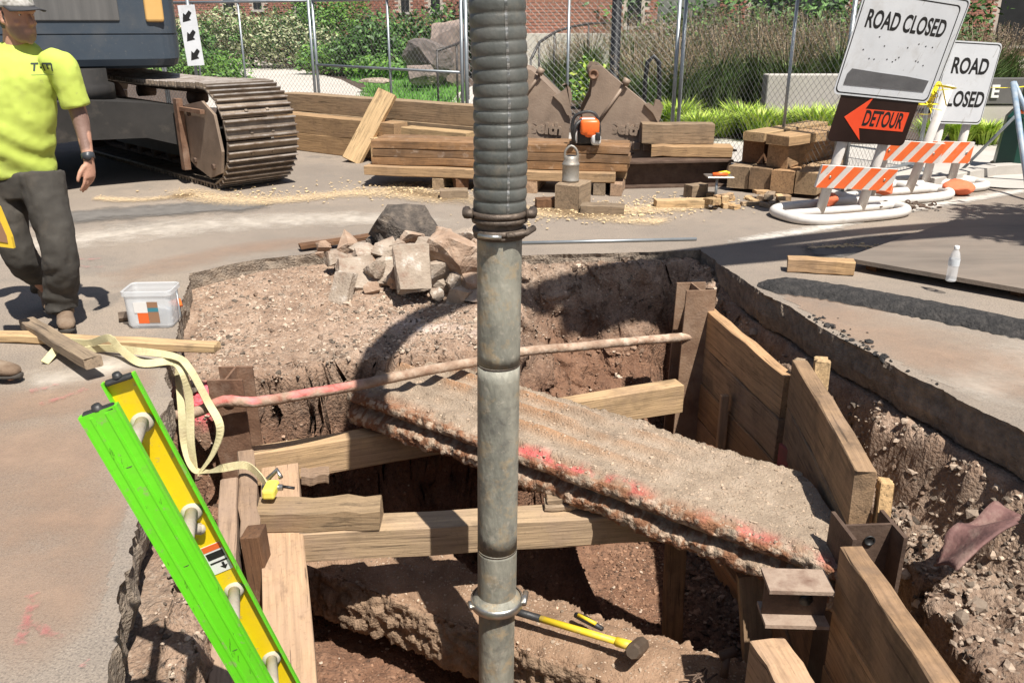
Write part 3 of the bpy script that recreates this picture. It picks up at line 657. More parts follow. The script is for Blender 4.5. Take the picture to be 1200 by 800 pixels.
# boulders
def hull_rock(bm, seed, n_, cuts=3):
    r = np.random.default_rng(seed); Q = r.uniform(-1, 1, (n_, 3)); Q = Q/np.maximum(.8, np.linalg.norm(Q, axis=1))[:, None]
    for q in Q: bm.verts.new(tuple(q))
    bmesh.ops.convex_hull(bm, input=list(bm.verts)); bmesh.ops.delete(bm, geom=[v for v in bm.verts if not v.link_faces], context='VERTS')
    bmesh.ops.subdivide_edges(bm, edges=bm.edges, cuts=cuts, use_grid_fill=True)
    return np.array([tuple(v.co) for v in bm.verts])
def rough_boulder(label, c, sz, m, seed):
    bm = bmesh.new(); P = hull_rock(bm, seed, 22, 6); P = P*(1+.10*fbm(P, 2.2, 4, seed)+.05*fbm(P, 8, 3, seed*2))[:, None]*np.array(sz)*1.15
    for v, p in zip(bm.verts, P): v.co = p
    return tag(from_bm('boulder', bm, m, None, False, M=Matrix.Translation(V(c))), label, 'boulder')
def boulder(name, label, c, s, m, cat='boulder', sub=4, seed=1, parent=None, group=None, amp=.28, facet=False):
    bm = bmesh.new(); bmesh.ops.create_icosphere(bm, subdivisions=sub, radius=1)
    P = np.array([tuple(v.co) for v in bm.verts]); r = np.random.default_rng(seed)
    for k in range(11):
        n = r.standard_normal(3); n /= np.linalg.norm(n); h = r.uniform(.55, .82); d = P @ n; P -= np.clip(d-h, 0, None)[:, None]*n
    P = P*(1+amp*fbm(P, 1.6, 4, seed*3.1))[:, None]; P = P*np.array(s)
    for v, p in zip(bm.verts, P): v.co = p
    o = from_bm(name, bm, m, parent, smooth=not facet, M=Matrix.Translation(V(c)))
    if label: tag(o, label, cat, group)
    return o
M['boulder_grey'] = mat('boulder_grey', [(.085, .075, .07), (.15, .125, .115), (.22, .18, .155)], 1.6, .92, .8, 14)
rough_boulder('big grey boulder in the garden behind the fence', A(502, 68, 23), (.6, .55, .7), M['boulder_grey'], 3)
rough_boulder('tall reddish boulder leaning against the big grey one', A(526, 64, 23.8), (.58, .5, 1.0), M['boulder'], 9)
rough_boulder('small pale boulder at the foot of the big grey one', A(492, 88, 22), (.42, .35, .28), M['boulder'], 5)
rough_boulder('flat pale stone lying in the lawn', A(440, 95, 21.5), (.42, .28, .07), M['rubble'], 6)
# ornamental grasses
def grass_clump(p, h, n, spread, label, plume=True, group='tall plumed grasses', ms=('grass_green', 'grass_plume'), cat='grass clump', name='ornamental_grass'):
    t = thing(name, label, cat, p, group)
    for kind in (0, 1):
        vs = []; fs = []
        for k in range(n if kind == 0 else int(n*.36)):
            if kind and not plume: break
            a = random.uniform(0, 6.28); d = V((math.cos(a), math.sin(a), 0)); r0 = random.uniform(0, spread*.35); hh = h*random.uniform(.5, .98) if not kind else h*random.uniform(.75, 1.1)
            out = spread*random.uniform(.15, .8); q0 = V(p)+d*r0; wv = V((-d.y, d.x, 0))*(.011 if not kind else .007); b = len(vs)
            q1 = q0+d*out*.35+V((0, 0, hh*.65)); q2 = q0+d*out+V((0, 0, hh))
            if kind == 0:
                q2.z *= random.uniform(.75, 1.0); vs += [q0-wv, q0+wv, q1+wv, q1-wv, q2]; fs += [(b, b+1, b+2, b+3), (b+3, b+2, b+4)]
            else:
                vs += [q1-wv*.4, q1+wv*.4, q2+wv*.4, q2-wv*.4]; fs.append((b, b+1, b+2, b+3))
                for j in range(9):
                    s = random.uniform(.6, 1.02); c_ = q1.lerp(q2, s)+V((random.gauss(0, .03), random.gauss(0, .03), random.gauss(0, .02))); e = V((random.gauss(0, 1), random.gauss(0, 1), random.gauss(0, 1))).normalized()*.028; g_ = V((random.gauss(0, 1), random.gauss(0, 1), .4)).normalized()*.005
                    b = len(vs); vs += [c_-e, c_+g_, c_+e, c_-g_]; fs.append((b, b+1, b+2, b+3))
        if vs: mesh('blade' if kind == 0 else 'plume', vs, fs, M[ms[kind]], t)
    return t
gl = 'tall green grass clump with reddish brown plumes behind the fence'
for i, (px, Y, h) in enumerate(((655, 19, 1.25), (690, 21, 1.5), (745, 17, 1.35), (735, 20, 1.7), (775, 18.5, 1.65), (800, 15.4, 1.3), (815, 19, 1.75), (845, 16.2, 1.45), (865, 19.5, 1.8), (890, 17, 1.5), (905, 20.5, 1.85), (930, 16, 1.4), (950, 18.5, 1.7), (985, 17.5, 1.6), (1020, 18.5, 1.7), (1150, 16.5, 1.5), (1180, 17.5, 1.5), (765, 15, 1.1))):
    p = A(px, 60, Y); grass_clump((p.x, Y, .02), h, 480, .78, gl)
vs = []
t = grass_clump((A(760, 130, 13.6).x, 13.6, .02), .42, 420, .5, 'low lime green sedge beside the galvanised fence posts', False, 'lime sedges', ('sedge', 'sedge'), 'sedge', 'sedge_clump')
for i, px in enumerate((725, 795, 820, 846, 870, 893, 915, 938, 960, 985)):
    p = A(px, 130, 13.3+.5*math.sin(i*2.1)); grass_clump((p.x, p.y, .02), .52+.07*math.sin(i*1.7), 460, .6, 'low lime green sedge in front of the pale garden wall', False, 'lime sedges', ('sedge', 'sedge'), 'sedge', 'sedge_clump')
for i, px in enumerate((1095, 1130, 1160)):
    p = A(px, 140, 12.4); grass_clump((p.x, p.y, .02), .42, 380, .4, 'low sedge growing under the dark letter sign', False, 'sedges under the letter sign', ('sedge', 'grass_green'), 'sedge', 'sedge_clump')
# pale garden wall, letter sign
tag(box('garden_wall', ((A(899, 100, 14.6).x+A(1040, 100, 14.6).x)/2, 14.75, .42), (A(1040, 100, 14.6).x-A(899, 100, 14.6).x, .3, .84), M['concrete'], bev=.015), 'pale concrete garden wall among the sedges', 'wall')
Ys = 12.6; x0 = A(1135, 110, Ys).x; x1 = A(1290, 110, Ys).x; t = thing('letter_sign', 'dark sign wall with white capital letters behind the green lamp post', 'sign', ((x0+x1)/2, Ys, 0))
zt = A(1160, 92, Ys).z; zb_ = A(1160, 122, Ys).z
box('sign_face', ((x0+x1)/2, Ys+.1, (zt+zb_)/2), (x1-x0, .2, zt-zb_), mat('sign_grey', [(.085, .083, .08), (.12, .115, .11)], 3, .6), t)
box('sign_base', ((x0+x1)/2, Ys+.1, zb_/2-.01), (x1-x0-.02, .16, zb_-.02), M['concrete'], t)
for ch, px in (('L', 1150), ('E', 1166)):
    c_ = A(px, 108, Ys-.012); text(ch, .24, frame(c_, V((1, 0, 0)), V((0, 0, 1)), V((0, -1, 0))), M['label_white'], t, 'letter', ext=.01, bold=.006)
# lamp posts, handrail, hoop
p = V((A(721, 60, 15.5).x, 15.5, 0)); t = thing('lamp_post', 'slim black lamp post behind the two steel buckets', 'lamp post', p)
lathe('shaft', p, [(.14, 0), (.14, .25), (.085, .3), (.08, 4.5), (.06, 4.6)], M['black_metal'], t, 14); lathe('base_ring', p+V((0, 0, .02)), [(.01, .0), (.2, 0), (.2, .06), (.14, .08)], M['black_metal'], t, 14)
p = G(1195, 200); t = thing('lamp_post', 'dark green lamp post with flared octagonal base on the pavement', 'lamp post', p)
lathe('base', p, [(.0, 0), (.34, 0), (.34, .07), (.31, .09), (.27, .62), (.21, .7), (.17, .72)], M['lamp_green'], t, 8, smooth=False)
lathe('shaft', p, [(.16, .72), (.125, 1.0), (.1, 2.5), (.07, 5.0)], M['lamp_green'], t, 12)
t = thing('handrail', 'curved dark metal handrail beside the garden path', 'handrail', A(660, 90, 19).xy.to_3d())
hp_ = [(622, 70, 17), (632, 50, 17.6), (650, 38, 18.6), (668, 32, 19.8), (690, 28, 21), (716, 27, 22)]; pts = [A(*q) for q in hp_]
tube('top_rail', pts, .028, M['rail_metal'], t, 8)
for q in pts: tube('baluster', [q, V((q.x, q.y, .03))], .022, M['rail_metal'], t, 8)
pts = [A(512, 60, 17.5), A(535, 52, 18.5), A(548, 44, 19.5)]; t = thing('handrail', 'short dark handrail in front of the boulders', 'handrail', V((pts[0].x, pts[0].y, 0)))
tube('top_rail', pts, .026, M['rail_metal'], t, 8)
for q in pts: tube('baluster', [q, V((q.x, q.y, .03))], .022, M['rail_metal'], t, 8)
Yh = 11.9; q = [A(756, 135, Yh), A(756, 95, Yh), A(759, 73, Yh), A(766, 66, Yh), A(772, 73, Yh), A(773, 95, Yh), A(773, 140, Yh)]; q[0].z = q[-1].z = .02
tag(tube('bike_hoop', q, .03, M['black_metal']), 'black metal hoop standing behind the bucket by the fence', 'hoop')

# ---------------------------------------------------------------- temporary fence
def fence(a, b, label, h=1.95, mid=True, posts=()):
    a, b = V((*a, 0)), V((*b, 0)); t = thing('fence_panel', label, 'fence panel', (a+b)/2, 'chain-link fence panels'); d = (b-a).normalized(); L = (b-a).length
    up = V((0, 0, 1)); n = V((d.y, -d.x, 0))
    for s in (0, L): tube('post', [a+d*s+up*.0, a+d*s+up*(h+.02)], .024, M['galv'], t, 10)
    for s in posts: tube('brace_post', [a+d*s+up*.06, a+d*s+up*h], .018, M['galv'], t, 8)
    tube('top_rail', [a+up*h, b+up*h], .021, M['galv'], t, 10); tube('bottom_rail', [a+up*.09, b+up*.09], .018, M['galv'], t, 8)
    if mid: tube('middle_rail', [a+up*1.02, b+up*1.02], .018, M['galv'], t, 8)
    bm_ = []; p = .082; r = .0019; z0, z1 = .1, h-.01; H_ = z1-z0
    for sgn in (1, -1):
        s = -H_*(1 if sgn > 0 else 0)
        k = math.floor((-H_)/p)*p
        while k < L+H_:
            x0_, x1_ = (k, k+H_) if sgn > 0 else (k, k-H_)
            ta, tb = 0.0, 1.0
            dx = x1_-x0_
            lo, hi = sorted(((0-x0_)/dx, (L-x0_)/dx)); ta, tb = max(0, lo), min(1, hi)
            if tb-ta > .01:
                P0 = a+d*(x0_+dx*ta)+up*(z0+H_*ta)+n*.004*sgn; P1 = a+d*(x0_+dx*tb)+up*(z0+H_*tb)+n*.004*sgn
                bm_.append(tube_geo([P0, P1], r, 3, False))
            k += p
    mesh('chain_link_mesh', *multi(bm_), M['wire'], t)
    for s in (.0, L): box('foot', a+d*s+V((0, 0, .02)), (.12, .6, .03), M['galv'], t)
fence((-8.6, 17.2), (-6.2, 15.9), 'chain-link fence panel seen behind the excavator body', mid=False, posts=(1.1,))
fence((-6.15, 15.87), (-3.12, 14.05), 'chain-link fence panel in front of the cream shrubs', mid=False, posts=(.9, 2.0))
fence((-3.05, 14.0), (-.66, 11.85), 'chain-link fence panel with middle rail in front of lawn and boulders', posts=(1.75,))
fence((-.6, 11.8), (2.05, 11.2), 'chain-link fence panel behind the ribbed hose and buckets', mid=False, posts=(.75, 1.35))
fence((2.12, 11.17), (3.27, 8.45), 'chain-link fence panel in front of the plumed grasses', mid=False, posts=(2.0,))
fence((3.33, 8.9), (4.85, 10.3), 'chain-link fence panel behind the road closed signs', mid=False)
# arrow sign
p = V((A(228, 70, 15.2).x, 15.2, 0)); t = thing('arrow_sign', 'tall white sign with three black arrows pointing down and sideways', 'sign', p)
c_ = A(224, 42, 15.1); xx = V((1, .12, 0)).normalized(); R_ = frame(c_, xx, V((-.10, 0, 1)).normalized(), xx.cross(V((-.10, 0, 1)).normalized()))
bm = bmesh.new(); bm_box(bm, (0, 0, 0), (.27, .95, .012), None, .0); from_bm('sign_plate', bm, M['white_paint'], t, M=R_)
ar = [(.075, .09), (.1, .055), (.01, -.03), (.045, -.07), (-.1, -.09), (-.075, .06), (-.04, .02), (.04, .1)]
for dz in (.3, 0, -.3):
    prism('arrow', [(x*.9, y*.95) for x, y in [(.095, .06), (.055, .1), (-.02, .025), (-.055, .06), (-.095, -.1), (.06, -.055), (.03, -.03)]], .004, R_ @ Matrix.Translation((0, dz, .007)), M['black_paint'], t)
tube('post', [p, p+V((0, 0, 2.0))], .03, M['galv'], t, 8)

# ================================================================ EXCAVATOR
ax = V((-.70, .714, 0)); aw = V((.714, .70, 0)); E0 = V((-2.86, 8.72, 0))
exc = thing('excavator', 'tracked excavator with grey body and rusty steel tracks parked on the road', 'excavator', E0 + ax*1.8 - aw*1.0)
def shoe_mesh():
    bm = bmesh.new(); bm_box(bm, (0, 0, -.012), (.205, .80, .022), None, .004)
    for x in (-.082, 0, .082): bm_box(bm, (x, 0, .018), (.02, .80, .044), None, .006)
    for y in (-.12, .12): bm_box(bm, (.035, y, .004), (.03, .035, .016), None, .004)
    me = bpy.data.meshes.new('track_shoe'); bmesh.ops.recalc_face_normals(bm, faces=bm.faces)
    for f in bm.faces: f.material_index = 1 if f.calc_center_median().z > .03 else 0
    bm.to_mesh(me); bm.free(); me.materials.append(M['track_steel']); me.materials.append(M['track_polish']); return me
SHOE = shoe_mesh()
def track(o):
    R = .50; Ls = 3.5; per = 2*Ls+2*math.pi*R; n = 46
    def at_(s):
        s %= per
        if s < Ls: return (R+s, 0.04, -1, (0, -1))
        s -= Ls
        if s < math.pi*R:
            a = s/R; return (R+Ls+math.sin(a)*R, .04+R-math.cos(a)*R, 0, (math.sin(a), -math.cos(a)))
        s -= math.pi*R
        if s < Ls:
            sag = -.035*math.sin(math.pi*s/Ls); return (R+Ls-s, .04+2*R+sag, 0, (0, 1))
        s -= Ls; a = s/R; return (R-math.sin(a)*R, .04+R+math.cos(a)*R, 0, (-math.sin(a), math.cos(a)))
    def W(l, wv, z): return o + ax*l + aw*wv + V((0, 0, z))
    fr = mesh('track', *multi([prism_geo([(.55, .3), (.8, .2), (3.5, .2), (3.7, .35), (3.6, .68), (.6, .68)], .36, frame(o+aw*.20, ax, V((0, 0, 1)), aw))]), M['black_frame'], exc)
    ch = []
    for wv in (.32, .48):
        pts = []
        for i in range(72): l, z, _, nn = at_(per*i/72); pts.append(W(l-nn[0]*.055, wv, z-nn[1]*.055))
        pts.append(pts[0]); ch.append(tube_geo(pts, .04, 6, False))
    mesh('track_chain', *multi(ch), M['rust_dark'], fr)
    for l in (R, R+Ls): lathe('idler_wheel', W(l, .26, .04+R), [(0, 0), (.2, 0), (.22, .05), (.38, .06), (.38, .22), (.22, .23), (.2, .28), (0, .28)], M['rust_dark'], fr, 24, axis=aw)
    for i in range(7): lathe('roller', W(.85+i*.42, .28, .2), [(0, 0), (.11, 0), (.11, .24), (0, .24)], M['rust_dark'], fr, 14, axis=aw)
    for l in (1.4, 2.8): lathe('top_roller', W(l, .3, .86), [(0, 0), (.07, 0), (.07, .2), (0, .2)], M['rust_dark'], fr, 12, axis=aw)
    for i in range(n):
        l, z, _, nn = at_(per*i/n); nz = (ax*nn[0]+V((0, 0, nn[1]))).normalized(); xx = aw.cross(nz)
        s = bpy.data.objects.new('track_shoe', SHOE); s.matrix_basis = frame(W(l, .40, z), xx, aw, nz); fin(s, fr)
    pl = [(.10, .42), (.16, .2), (.42, .12), (.74, .2), (1.0, .34), (1.02, .72), (.8, .84), (.42, .9), (.18, .78)]
    g = prism('guard_plate', pl, .03, frame(o+aw*.0-aw*.02, ax, V((0, 0, 1)), aw), M['bucket_steel'], exc)
    prism('guard_rib', [(.84, .16), (.92, .16), (.92, .9), (.84, .9)], .07, frame(o-aw*.10, ax, V((0, 0, 1)), aw), M['rust'], g)
    prism('guard_lip', [(.35, .78), (.84, .78), (.84, .82), (.35, .82)], .05, frame(o-aw*.08, ax, V((0, 0, 1)), aw), M['rust'], g)
    for (l, z) in ((.3, .25), (.72, .27), (.72, .76)): lathe('bolt', o+ax*l+V((0, 0, z))-aw*.02, [(0, -.025), (.03, -.025), (.03, 0)], M['rust_dark'], g, 6, axis=aw, smooth=False)
track(E0); track(E0 - aw*2.75)
# car body between the tracks
def Wx(l, wv, z): return E0 + ax*l + aw*wv + V((0, 0, z))
vs = []; fs = []
for wv, l0, l1, z0, z1 in ((.22, .9, 3.4, .32, .78), (-.35, 1.1, 3.2, .5, .86), (-1.0, 1.2, 3.1, .52, .92), (-1.7, 1.1, 3.2, .5, .86), (-2.0, .9, 3.4, .32, .78)):
    vs += [Wx(l0, wv, z0), Wx(l1, wv, z0), Wx(l1, wv, z1), Wx(l0, wv, z1)]
for i in range(4):
    for k in range(4): fs.append((i*4+k, i*4+(k+1) % 4, (i+1)*4+(k+1) % 4, (i+1)*4+k))
fs += [(0, 1, 2, 3), (16, 17, 18, 19)]
mesh('undercarriage', vs, fs, M['black_frame'], exc)
lathe('slew_ring', Wx(2.1, -1.0, .88), [(0, 0), (.72, 0), (.72, .14), (.66, .16), (.66, .3), (0, .3)], M['black_frame'], exc, 32)
# upper body: counterweight with rounded corners
bx0, bx1, by0 = -7.1, -3.72, 10.05
RB = Matrix.Translation((-3.72, 10.05, 0)) @ Matrix.Rotation(math.radians(20), 4, 'Z') @ Matrix.Translation((3.72, -10.05, 0))
bm = bmesh.new(); prof = []
def rr(x0_, x1_, y0_, y1_, r):
    pts = []
    for cx, cy, a0 in ((x1_-r, y0_+r, -90), (x1_-r, y1_-r, 0), (x0_+r, y1_-r, 90), (x0_+r, y0_+r, 180)):
        for k in range(6): a = math.radians(a0+18*k); pts.append((cx+r*math.cos(a), cy+r*math.sin(a)))
    return pts
rings = []
for z, ins in ((1.17, .10), (1.2, .03), (1.27, 0), (1.515, 0), (1.52, .012), (1.53, .012), (1.535, 0), (2.4, .0), (2.5, .05), (2.54, .15)):
    rings.append([bm.verts.new(RB @ V((x, y, z))) for x, y in rr(bx0+ins, bx1-ins, by0+ins, by0+2.6-ins, .22)])
for i in range(len(rings)-1):
    for k in range(24): bm.faces.new((rings[i][k], rings[i][(k+1) % 24], rings[i+1][(k+1) % 24], rings[i+1][k]))
bm.faces.new(rings[0]); bm.faces.new(rings[-1])
cw = from_bm('counterweight', bm, M['counterweight'], exc)
x0_, x1_ = A(60, 20, by0).x, A(152, 20, by0).x
bm = bmesh.new(); bm_box(bm, (0, 0, 0), (1.15, .03, .62), None, .014, 2); from_bm('grille_panel', bm, M['cw_panel'], cw, M=RB @ Matrix.Translation((-4.85, by0-.002, 1.97)))
bm = bmesh.new(); bm_box(bm, (0, 0, 0), (.19, .06, 1.0), None, .03, 3); from_bm('yellow_panel', bm, M['yellow_paint'], exc, M=RB @ Matrix.Translation((-3.92, by0-.005, 2.15)))
box('hood', (-5.6, by0+1.5, 2.72), (2.4, 1.6, .4), M['counterweight'], exc, M=RB, bev=.08, seg=3)

# ================================================================ SHORING IN THE PIT
up = V((0, 0, 1))
def hbeam_geo(p0, p1, dep, wid, tf=.016, tw=.012, webdir=(0, 1, 0)):
    x, y, z = axes(V(p1)-V(p0), webdir)   # z ~ webdir direction = depth of the section
    Mx = frame(V(p0), y, z, x); L = (V(p1)-V(p0)).length
    a = prism_geo([(-wid/2, dep/2-tf), (wid/2, dep/2-tf), (wid/2, dep/2), (-wid/2, dep/2)], L, Mx)
    b = prism_geo([(-wid/2, -dep/2), (wid/2, -dep/2), (wid/2, -dep/2+tf), (-wid/2, -dep/2+tf)], L, Mx)
    c_ = prism_geo([(-tw/2, -dep/2+tf), (tw/2, -dep/2+tf), (tw/2, dep/2-tf), (-tw/2, dep/2-tf)], L, Mx)
    return a, b, c_
def hpile(label, top, bottom, dep, wid, webdir, m=M['rust'], holes=(), name='soldier_pile', notch=None):
    t = thing(name, label, 'steel pile', V(bottom)); a, b, c_ = hbeam_geo(bottom, top, dep, wid, webdir=webdir)
    mesh('flange', *a, m, t); mesh('flange', *b, m, t); mesh('web', *c_, m, t)
    for (c0, nrm, r) in holes: lathe('burnt_hole', c0, [(0, .0), (r*.8, .0), (r*.8, .004), (r, .004), (r, 0)], M['black_paint'], t, 14, axis=nrm)
    return t
# left far pile
pt = A(270, 437, 4.22)
hpile('rusty steel pile at the corner beside the yellow strap', pt, (pt.x+.02, pt.y, -1.9), .2, .185, (0, 1, 0), holes=[(A(268, 470, 4.115), (0, -1, 0), .035)])
# right far pile
pb = A(812, 336, 5.3)
hpile('tall rusty steel pile at the far end of the timber lagging', (1.20, 5.33, A(812, 337, 5.3).z), (1.16, 5.30, -1.9), .20, .2, (.15, -1, 0), m=M['rust_pile'])
# right near pile, web facing the camera
pa = A(1018, 614, 2.86)
hpile('dark steel pile with open web between the near lagging boards', pa, (pa.x, pa.y, -1.9), .215, .2, (1, .06, 0), m=M['rust_dark'], holes=[(A(1019, 633, 2.849), (0, -1, 0), .022)])
# right lagging walls, boards stacked downwards
def lagging(label, p0, p1, h, th, n, mats, gap=.004, jog=.0, lean=0.0):
    p0, p1 = V(p0), V(p1); t = thing('lagging_wall', label, 'lagging', V(((p0.x+p1.x)/2, (p0.y+p1.y)/2, -1.9)), 'timber lagging of the pit')
    nrm = V((-(p1-p0).y, (p1-p0).x, 0)).normalized()
    for i in range(n):
        off = V((random.uniform(-1, 1)*jog, 0, -i*(h+gap))) + nrm*0
        timber('lagging_board', p0+off+V((lean*i, 0, 0)), p1+off+V((lean*i, 0, 0)), th, h, M[mats[i % len(mats)]], t)
    return t
q0, q1 = A(826, 357, 5.36), A(926, 441, 4.22)
lagging('lagging boards between the far pile and the middle, lower board blackened', q0, q1, .25, .07, 7, ['wood_lag', 'wood_lag2', 'wood_lag', 'wood_lag2'], jog=.006)
r0, r1 = A(940, 422, 4.18), A(1017, 552, 3.02)
lagging('thick pale lagging boards standing proud of the middle pile', r0, r1, .26, .085, 7, ['wood_lag2', 'wood_lag2', 'wood_lag'], jog=.008)
s0, s1 = A(998, 640, 2.72), A(1130, 830, 1.86)
lagging('dark lagging boards running from the near pile towards the foreground', s0, s1, .27, .085, 7, ['wood_lag2', 'wood_lag', 'wood_lag2'], jog=.006)
# shims and loose boards behind the lagging
tag(timber('shim_board', A(1036, 560, 3.08), A(1040, 566, 3.0), .05, .22, M['wood_new'], up=(0, 0, 1)), 'short pale shim wedged behind the thick lagging boards', 'shim')
tag(timber('shim_board', A(962, 418, 4.25), A(966, 424, 4.12), .07, .16, M['wood_new']), 'pale wood wedge poking up behind the end of the thick boards', 'shim')
tag(timber('shim_board', A(938, 420, 4.32), A(935, 424, 4.24), .05, .14, M['wood_grey']), 'grey wedge beside the end of the thick boards', 'shim')
tag(timber('shim_board', A(1052, 715, 2.47), A(1100, 790, 2.08), .045, .2, M['wood_new']), 'pale board wedged behind the dark lagging boards', 'shim')
# upright between the bays: red-painted flange
c0 = A(915, 470, 4.13); prism('painted_flange', [(-.05, 0), (.05, 0), (.05, 1.75), (-.05, 1.75)], .014, frame(A(914, 530, 4.08)+V((0.02, 0, -1.72)), V((.25, -.97, 0)).normalized(), up, V((.97, .25, 0))), M['rust'], None)
ob = bpy.data.objects['painted_flange']; ob.name = 'soldier_pile.010'; tag(ob, 'reddish steel flange covering the joint between two bays of lagging', 'steel pile')
ob.data.materials[0] = mat('red_rust', [(.28, .06, .055), (.36, .09, .08), (.2, .08, .06)], 6, .75, .2, 60)
tag(timber('stake', A(855, 463, 4.78)+V((-.03, 0, 0)), A(853, 520, 4.78)+V((-.03, 0, -.75)), .05, .05, M['wood_lag'], up=(0, -1, 0), top=False), 'slim upright timber stake nailed to the far lagging boards', 'stake')
# bearing stub: short I-beam at the near pile
t = thing('bearing_beam', 'short dusty steel I-beam stub bolted to the near pile', 'steel beam', A(930, 740, 2.95))
ztop = -.30; pB0 = G(897, 678, ztop); pB1 = G(972, 680, ztop)
a, b, c_ = hbeam_geo(pB0-V((0, 0, .085)), pB1-V((0, 0, .085)), .17, .14, webdir=(0, 0, 1))
mesh('flange', *a, M['rust_dusty'], t); mesh('flange', *b, M['rust_dusty'], t); mesh('web', *c_, M['rust_dark'], t)
mw = (pB0+pB1)/2-V((0, .007, .085)); lathe('burnt_hole', mw+V((.04, 0, 0)), [(0, 0), (.026, 0), (.026, .003), (0, .003)], M['black_paint'], t, 16, axis=(0, -1, 0))
g0 = G(905, 758, -.54); tag(timber('timber_block', g0+V((0, .05, 0)), G(945, 800, -.54)+V((.0, -.25, 0)), .14, .6, M['wood_dusty']), 'dusty timber block stacked below the I-beam stub', 'timber')
tag(timber('timber_post', A(882, 672, 3.12), A(905, 800, 2.98)+V((.06, 0, -.8)), .13, .06, M['wood_lag2'], up=(0, -1, 0), top=False), 'upright board standing beside the I-beam stub', 'timber')
tag(timber('timber_post', A(792, 630, 3.85), A(792, 740, 3.85)+V((0, 0, -.5)), .10, .10, M['wood_lag2'], up=(0, -1, 0), top=False), 'shaded upright post under the cross strut end', 'timber')
# cross struts
tag(timber('cross_strut', G(352, 616, -.55), G(800, 588, -.55)+V((.28, 0, 0)), .15, .155, M['wood_strut']), 'heavy square cross strut passing behind the steel suction tube', 'strut')
tag(timber('timber_block', G(303, 592, -.447), G(446, 589, -.447), .15, .105, M['wood_strut']), 'short timber block lying across the strut and the waler', 'timber')
for i, (a_, b_, zt_) in enumerate((((638, 588), (690, 586), -.518), ((641, 580), (686, 578), -.49))):
    tag(timber('packing_block', G(*a_, zt_), G(*b_, zt_), .09, .028, M['wood_grey']), ('lower' if i == 0 else 'upper')+' grey packing board between strut and concrete duct', 'timber')
s_a, s_b = V((-1.45, 4.21, -.555)), V((1.10, 5.14, -.545))
tag(timber('cross_strut', s_a, s_b, .11, .2, M['wood_strut']), 'long cross strut running under the concrete duct to the far pile', 'strut')
tag(timber('wedge_block', G(353, 553, -.66), G(385, 550, -.66), .1, .06, M['wood_dusty']), 'small wedge nailed to the foot of the long strut', 'timber')
# left waler and lagging
w0, w1 = G(328, 545, -.55), G(340, 815, -.55)
tag(timber('waler_beam', w0, w1+ (w1-w0)*.25, .19, .2, M['wood_dusty']), 'dusty waler beam running along the ladder side of the pit', 'waler')
lw = thing('lagging_wall', 'dusty lagging boards on edge beside the waler and ladder', 'lagging', (-1.1, 3.1, -1.7), 'timber lagging of the pit')
l0, l1 = G(268, 560, -.40), G(262, 700, -.40)
dl = (l1-l0).normalized()
for i in range(5):
    timber('lagging_board', l0+V((0, 0, -.24*i)), l0+dl*1.75+V((0, 0, -.24*i)), .08, .235, M['wood_dusty'], lw)
m0, m1 = G(288, 527, -.44), G(293, 624, -.44)
tag(timber('lagging_post', m0, m1, .085, .28, M['wood_dusty']), 'dusty board on edge against the corner pile', 'timber')
n0_ = G(297, 622, -.40); n1_ = G(299, 645, -.40)
tag(timber('timber_post', n0_+V((0, 0, 0)), n0_+V((.05, -.03, -1.0)), .085, .11, M['wood_wet'], up=(0, -1, 0), top=False), 'short dark weathered post standing beside the waler', 'timber')
# ================================================================ CONCRETE DUCTS
def duct(name, label, a, b, width, ztop, thick, top_fn, col_fn, nu=400, amp=.02, xmax=1.38, groove=0.0, z_end=None):
    a, b = V((*a, 0)), V((*b, 0)); d = (b-a).normalized(); n = V((-d.y, d.x, 0)); L = (b-a).length
    prof = []
    np_top, np_side = 70, 30
    for i in range(np_side): f = i/np_side; prof.append((groove*math.exp(-((f-.52)/.10)**2), -thick*(1-f)))
    for i in range(np_top): f = i/np_top; prof.append((width*f, 0))
    for i in range(np_side): f = i/np_side; prof.append((width, -thick*f))
    for i in range(16): f = i/16; prof.append((width*(1-f), -thick))
    prof = np.array(prof); K = len(prof)
    u = np.linspace(0, L, nu); U, PI = np.meshgrid(u, np.arange(K), indexing='ij')
    W_ = prof[PI, 0].ravel(); Z_ = prof[PI, 1].ravel(); U = U.ravel(); U = U/L*np.minimum(L, (xmax-a.x-n.x*W_)/d.x)
    Z2 = np.where(Z_ == 0, Z_+top_fn(U, W_), Z_)
    P = np.stack([U, W_, Z2], 1)
    # rounded corners and roughness
    ctr = np.array([0, width/2, -thick/2]); out = np.stack([np.zeros_like(U), (W_-width/2)/(width/2), (Z_+thick/2)/(thick/2)], 1)
    corner = np.clip(np.abs(out[:, 1])+np.abs(out[:, 2])-1.6, 0, 1)[:, None]
    P = P - out*corner*.05
    nz = (fbm(P, 5, 3, 3)*amp*.9 + fbm(P, 22, 4, 7)*amp*.75 + np.maximum(0, billow(P, 45, 2, 2))*amp*.3)[:, None]; on = out/np.maximum(1e-6, np.linalg.norm(out, axis=1))[:, None]
    sidew = ss(.55, .95, np.abs(out[:, 1]))[:, None]
    P = P + on*nz*(.2+.8*sidew)
    wp_ = np.array([a.x, a.y, ztop]) + P[:, :1]*np.array(d) + P[:, 1:2]*np.array(n) + P[:, 2:]*np.array([0, 0, 1])
    if z_end is not None: wp_[:, 2] += z_end*(U/L)
    col = col_fn(U/L, W_/width, Z_/thick, P)
    fs = []
    for i in range(nu-1):
        for k in range(K): k2 = (k+1) % K; fs.append((i*K+k, i*K+k2, (i+1)*K+k2, (i+1)*K+k))
    fs.append(tuple(range(K-1, -1, -1))); fs.append(tuple((nu-1)*K+k for k in range(K)))
    o = mesh(name, wp_, fs, M['duct'], None, True, col); return tag(o, label, 'concrete duct')
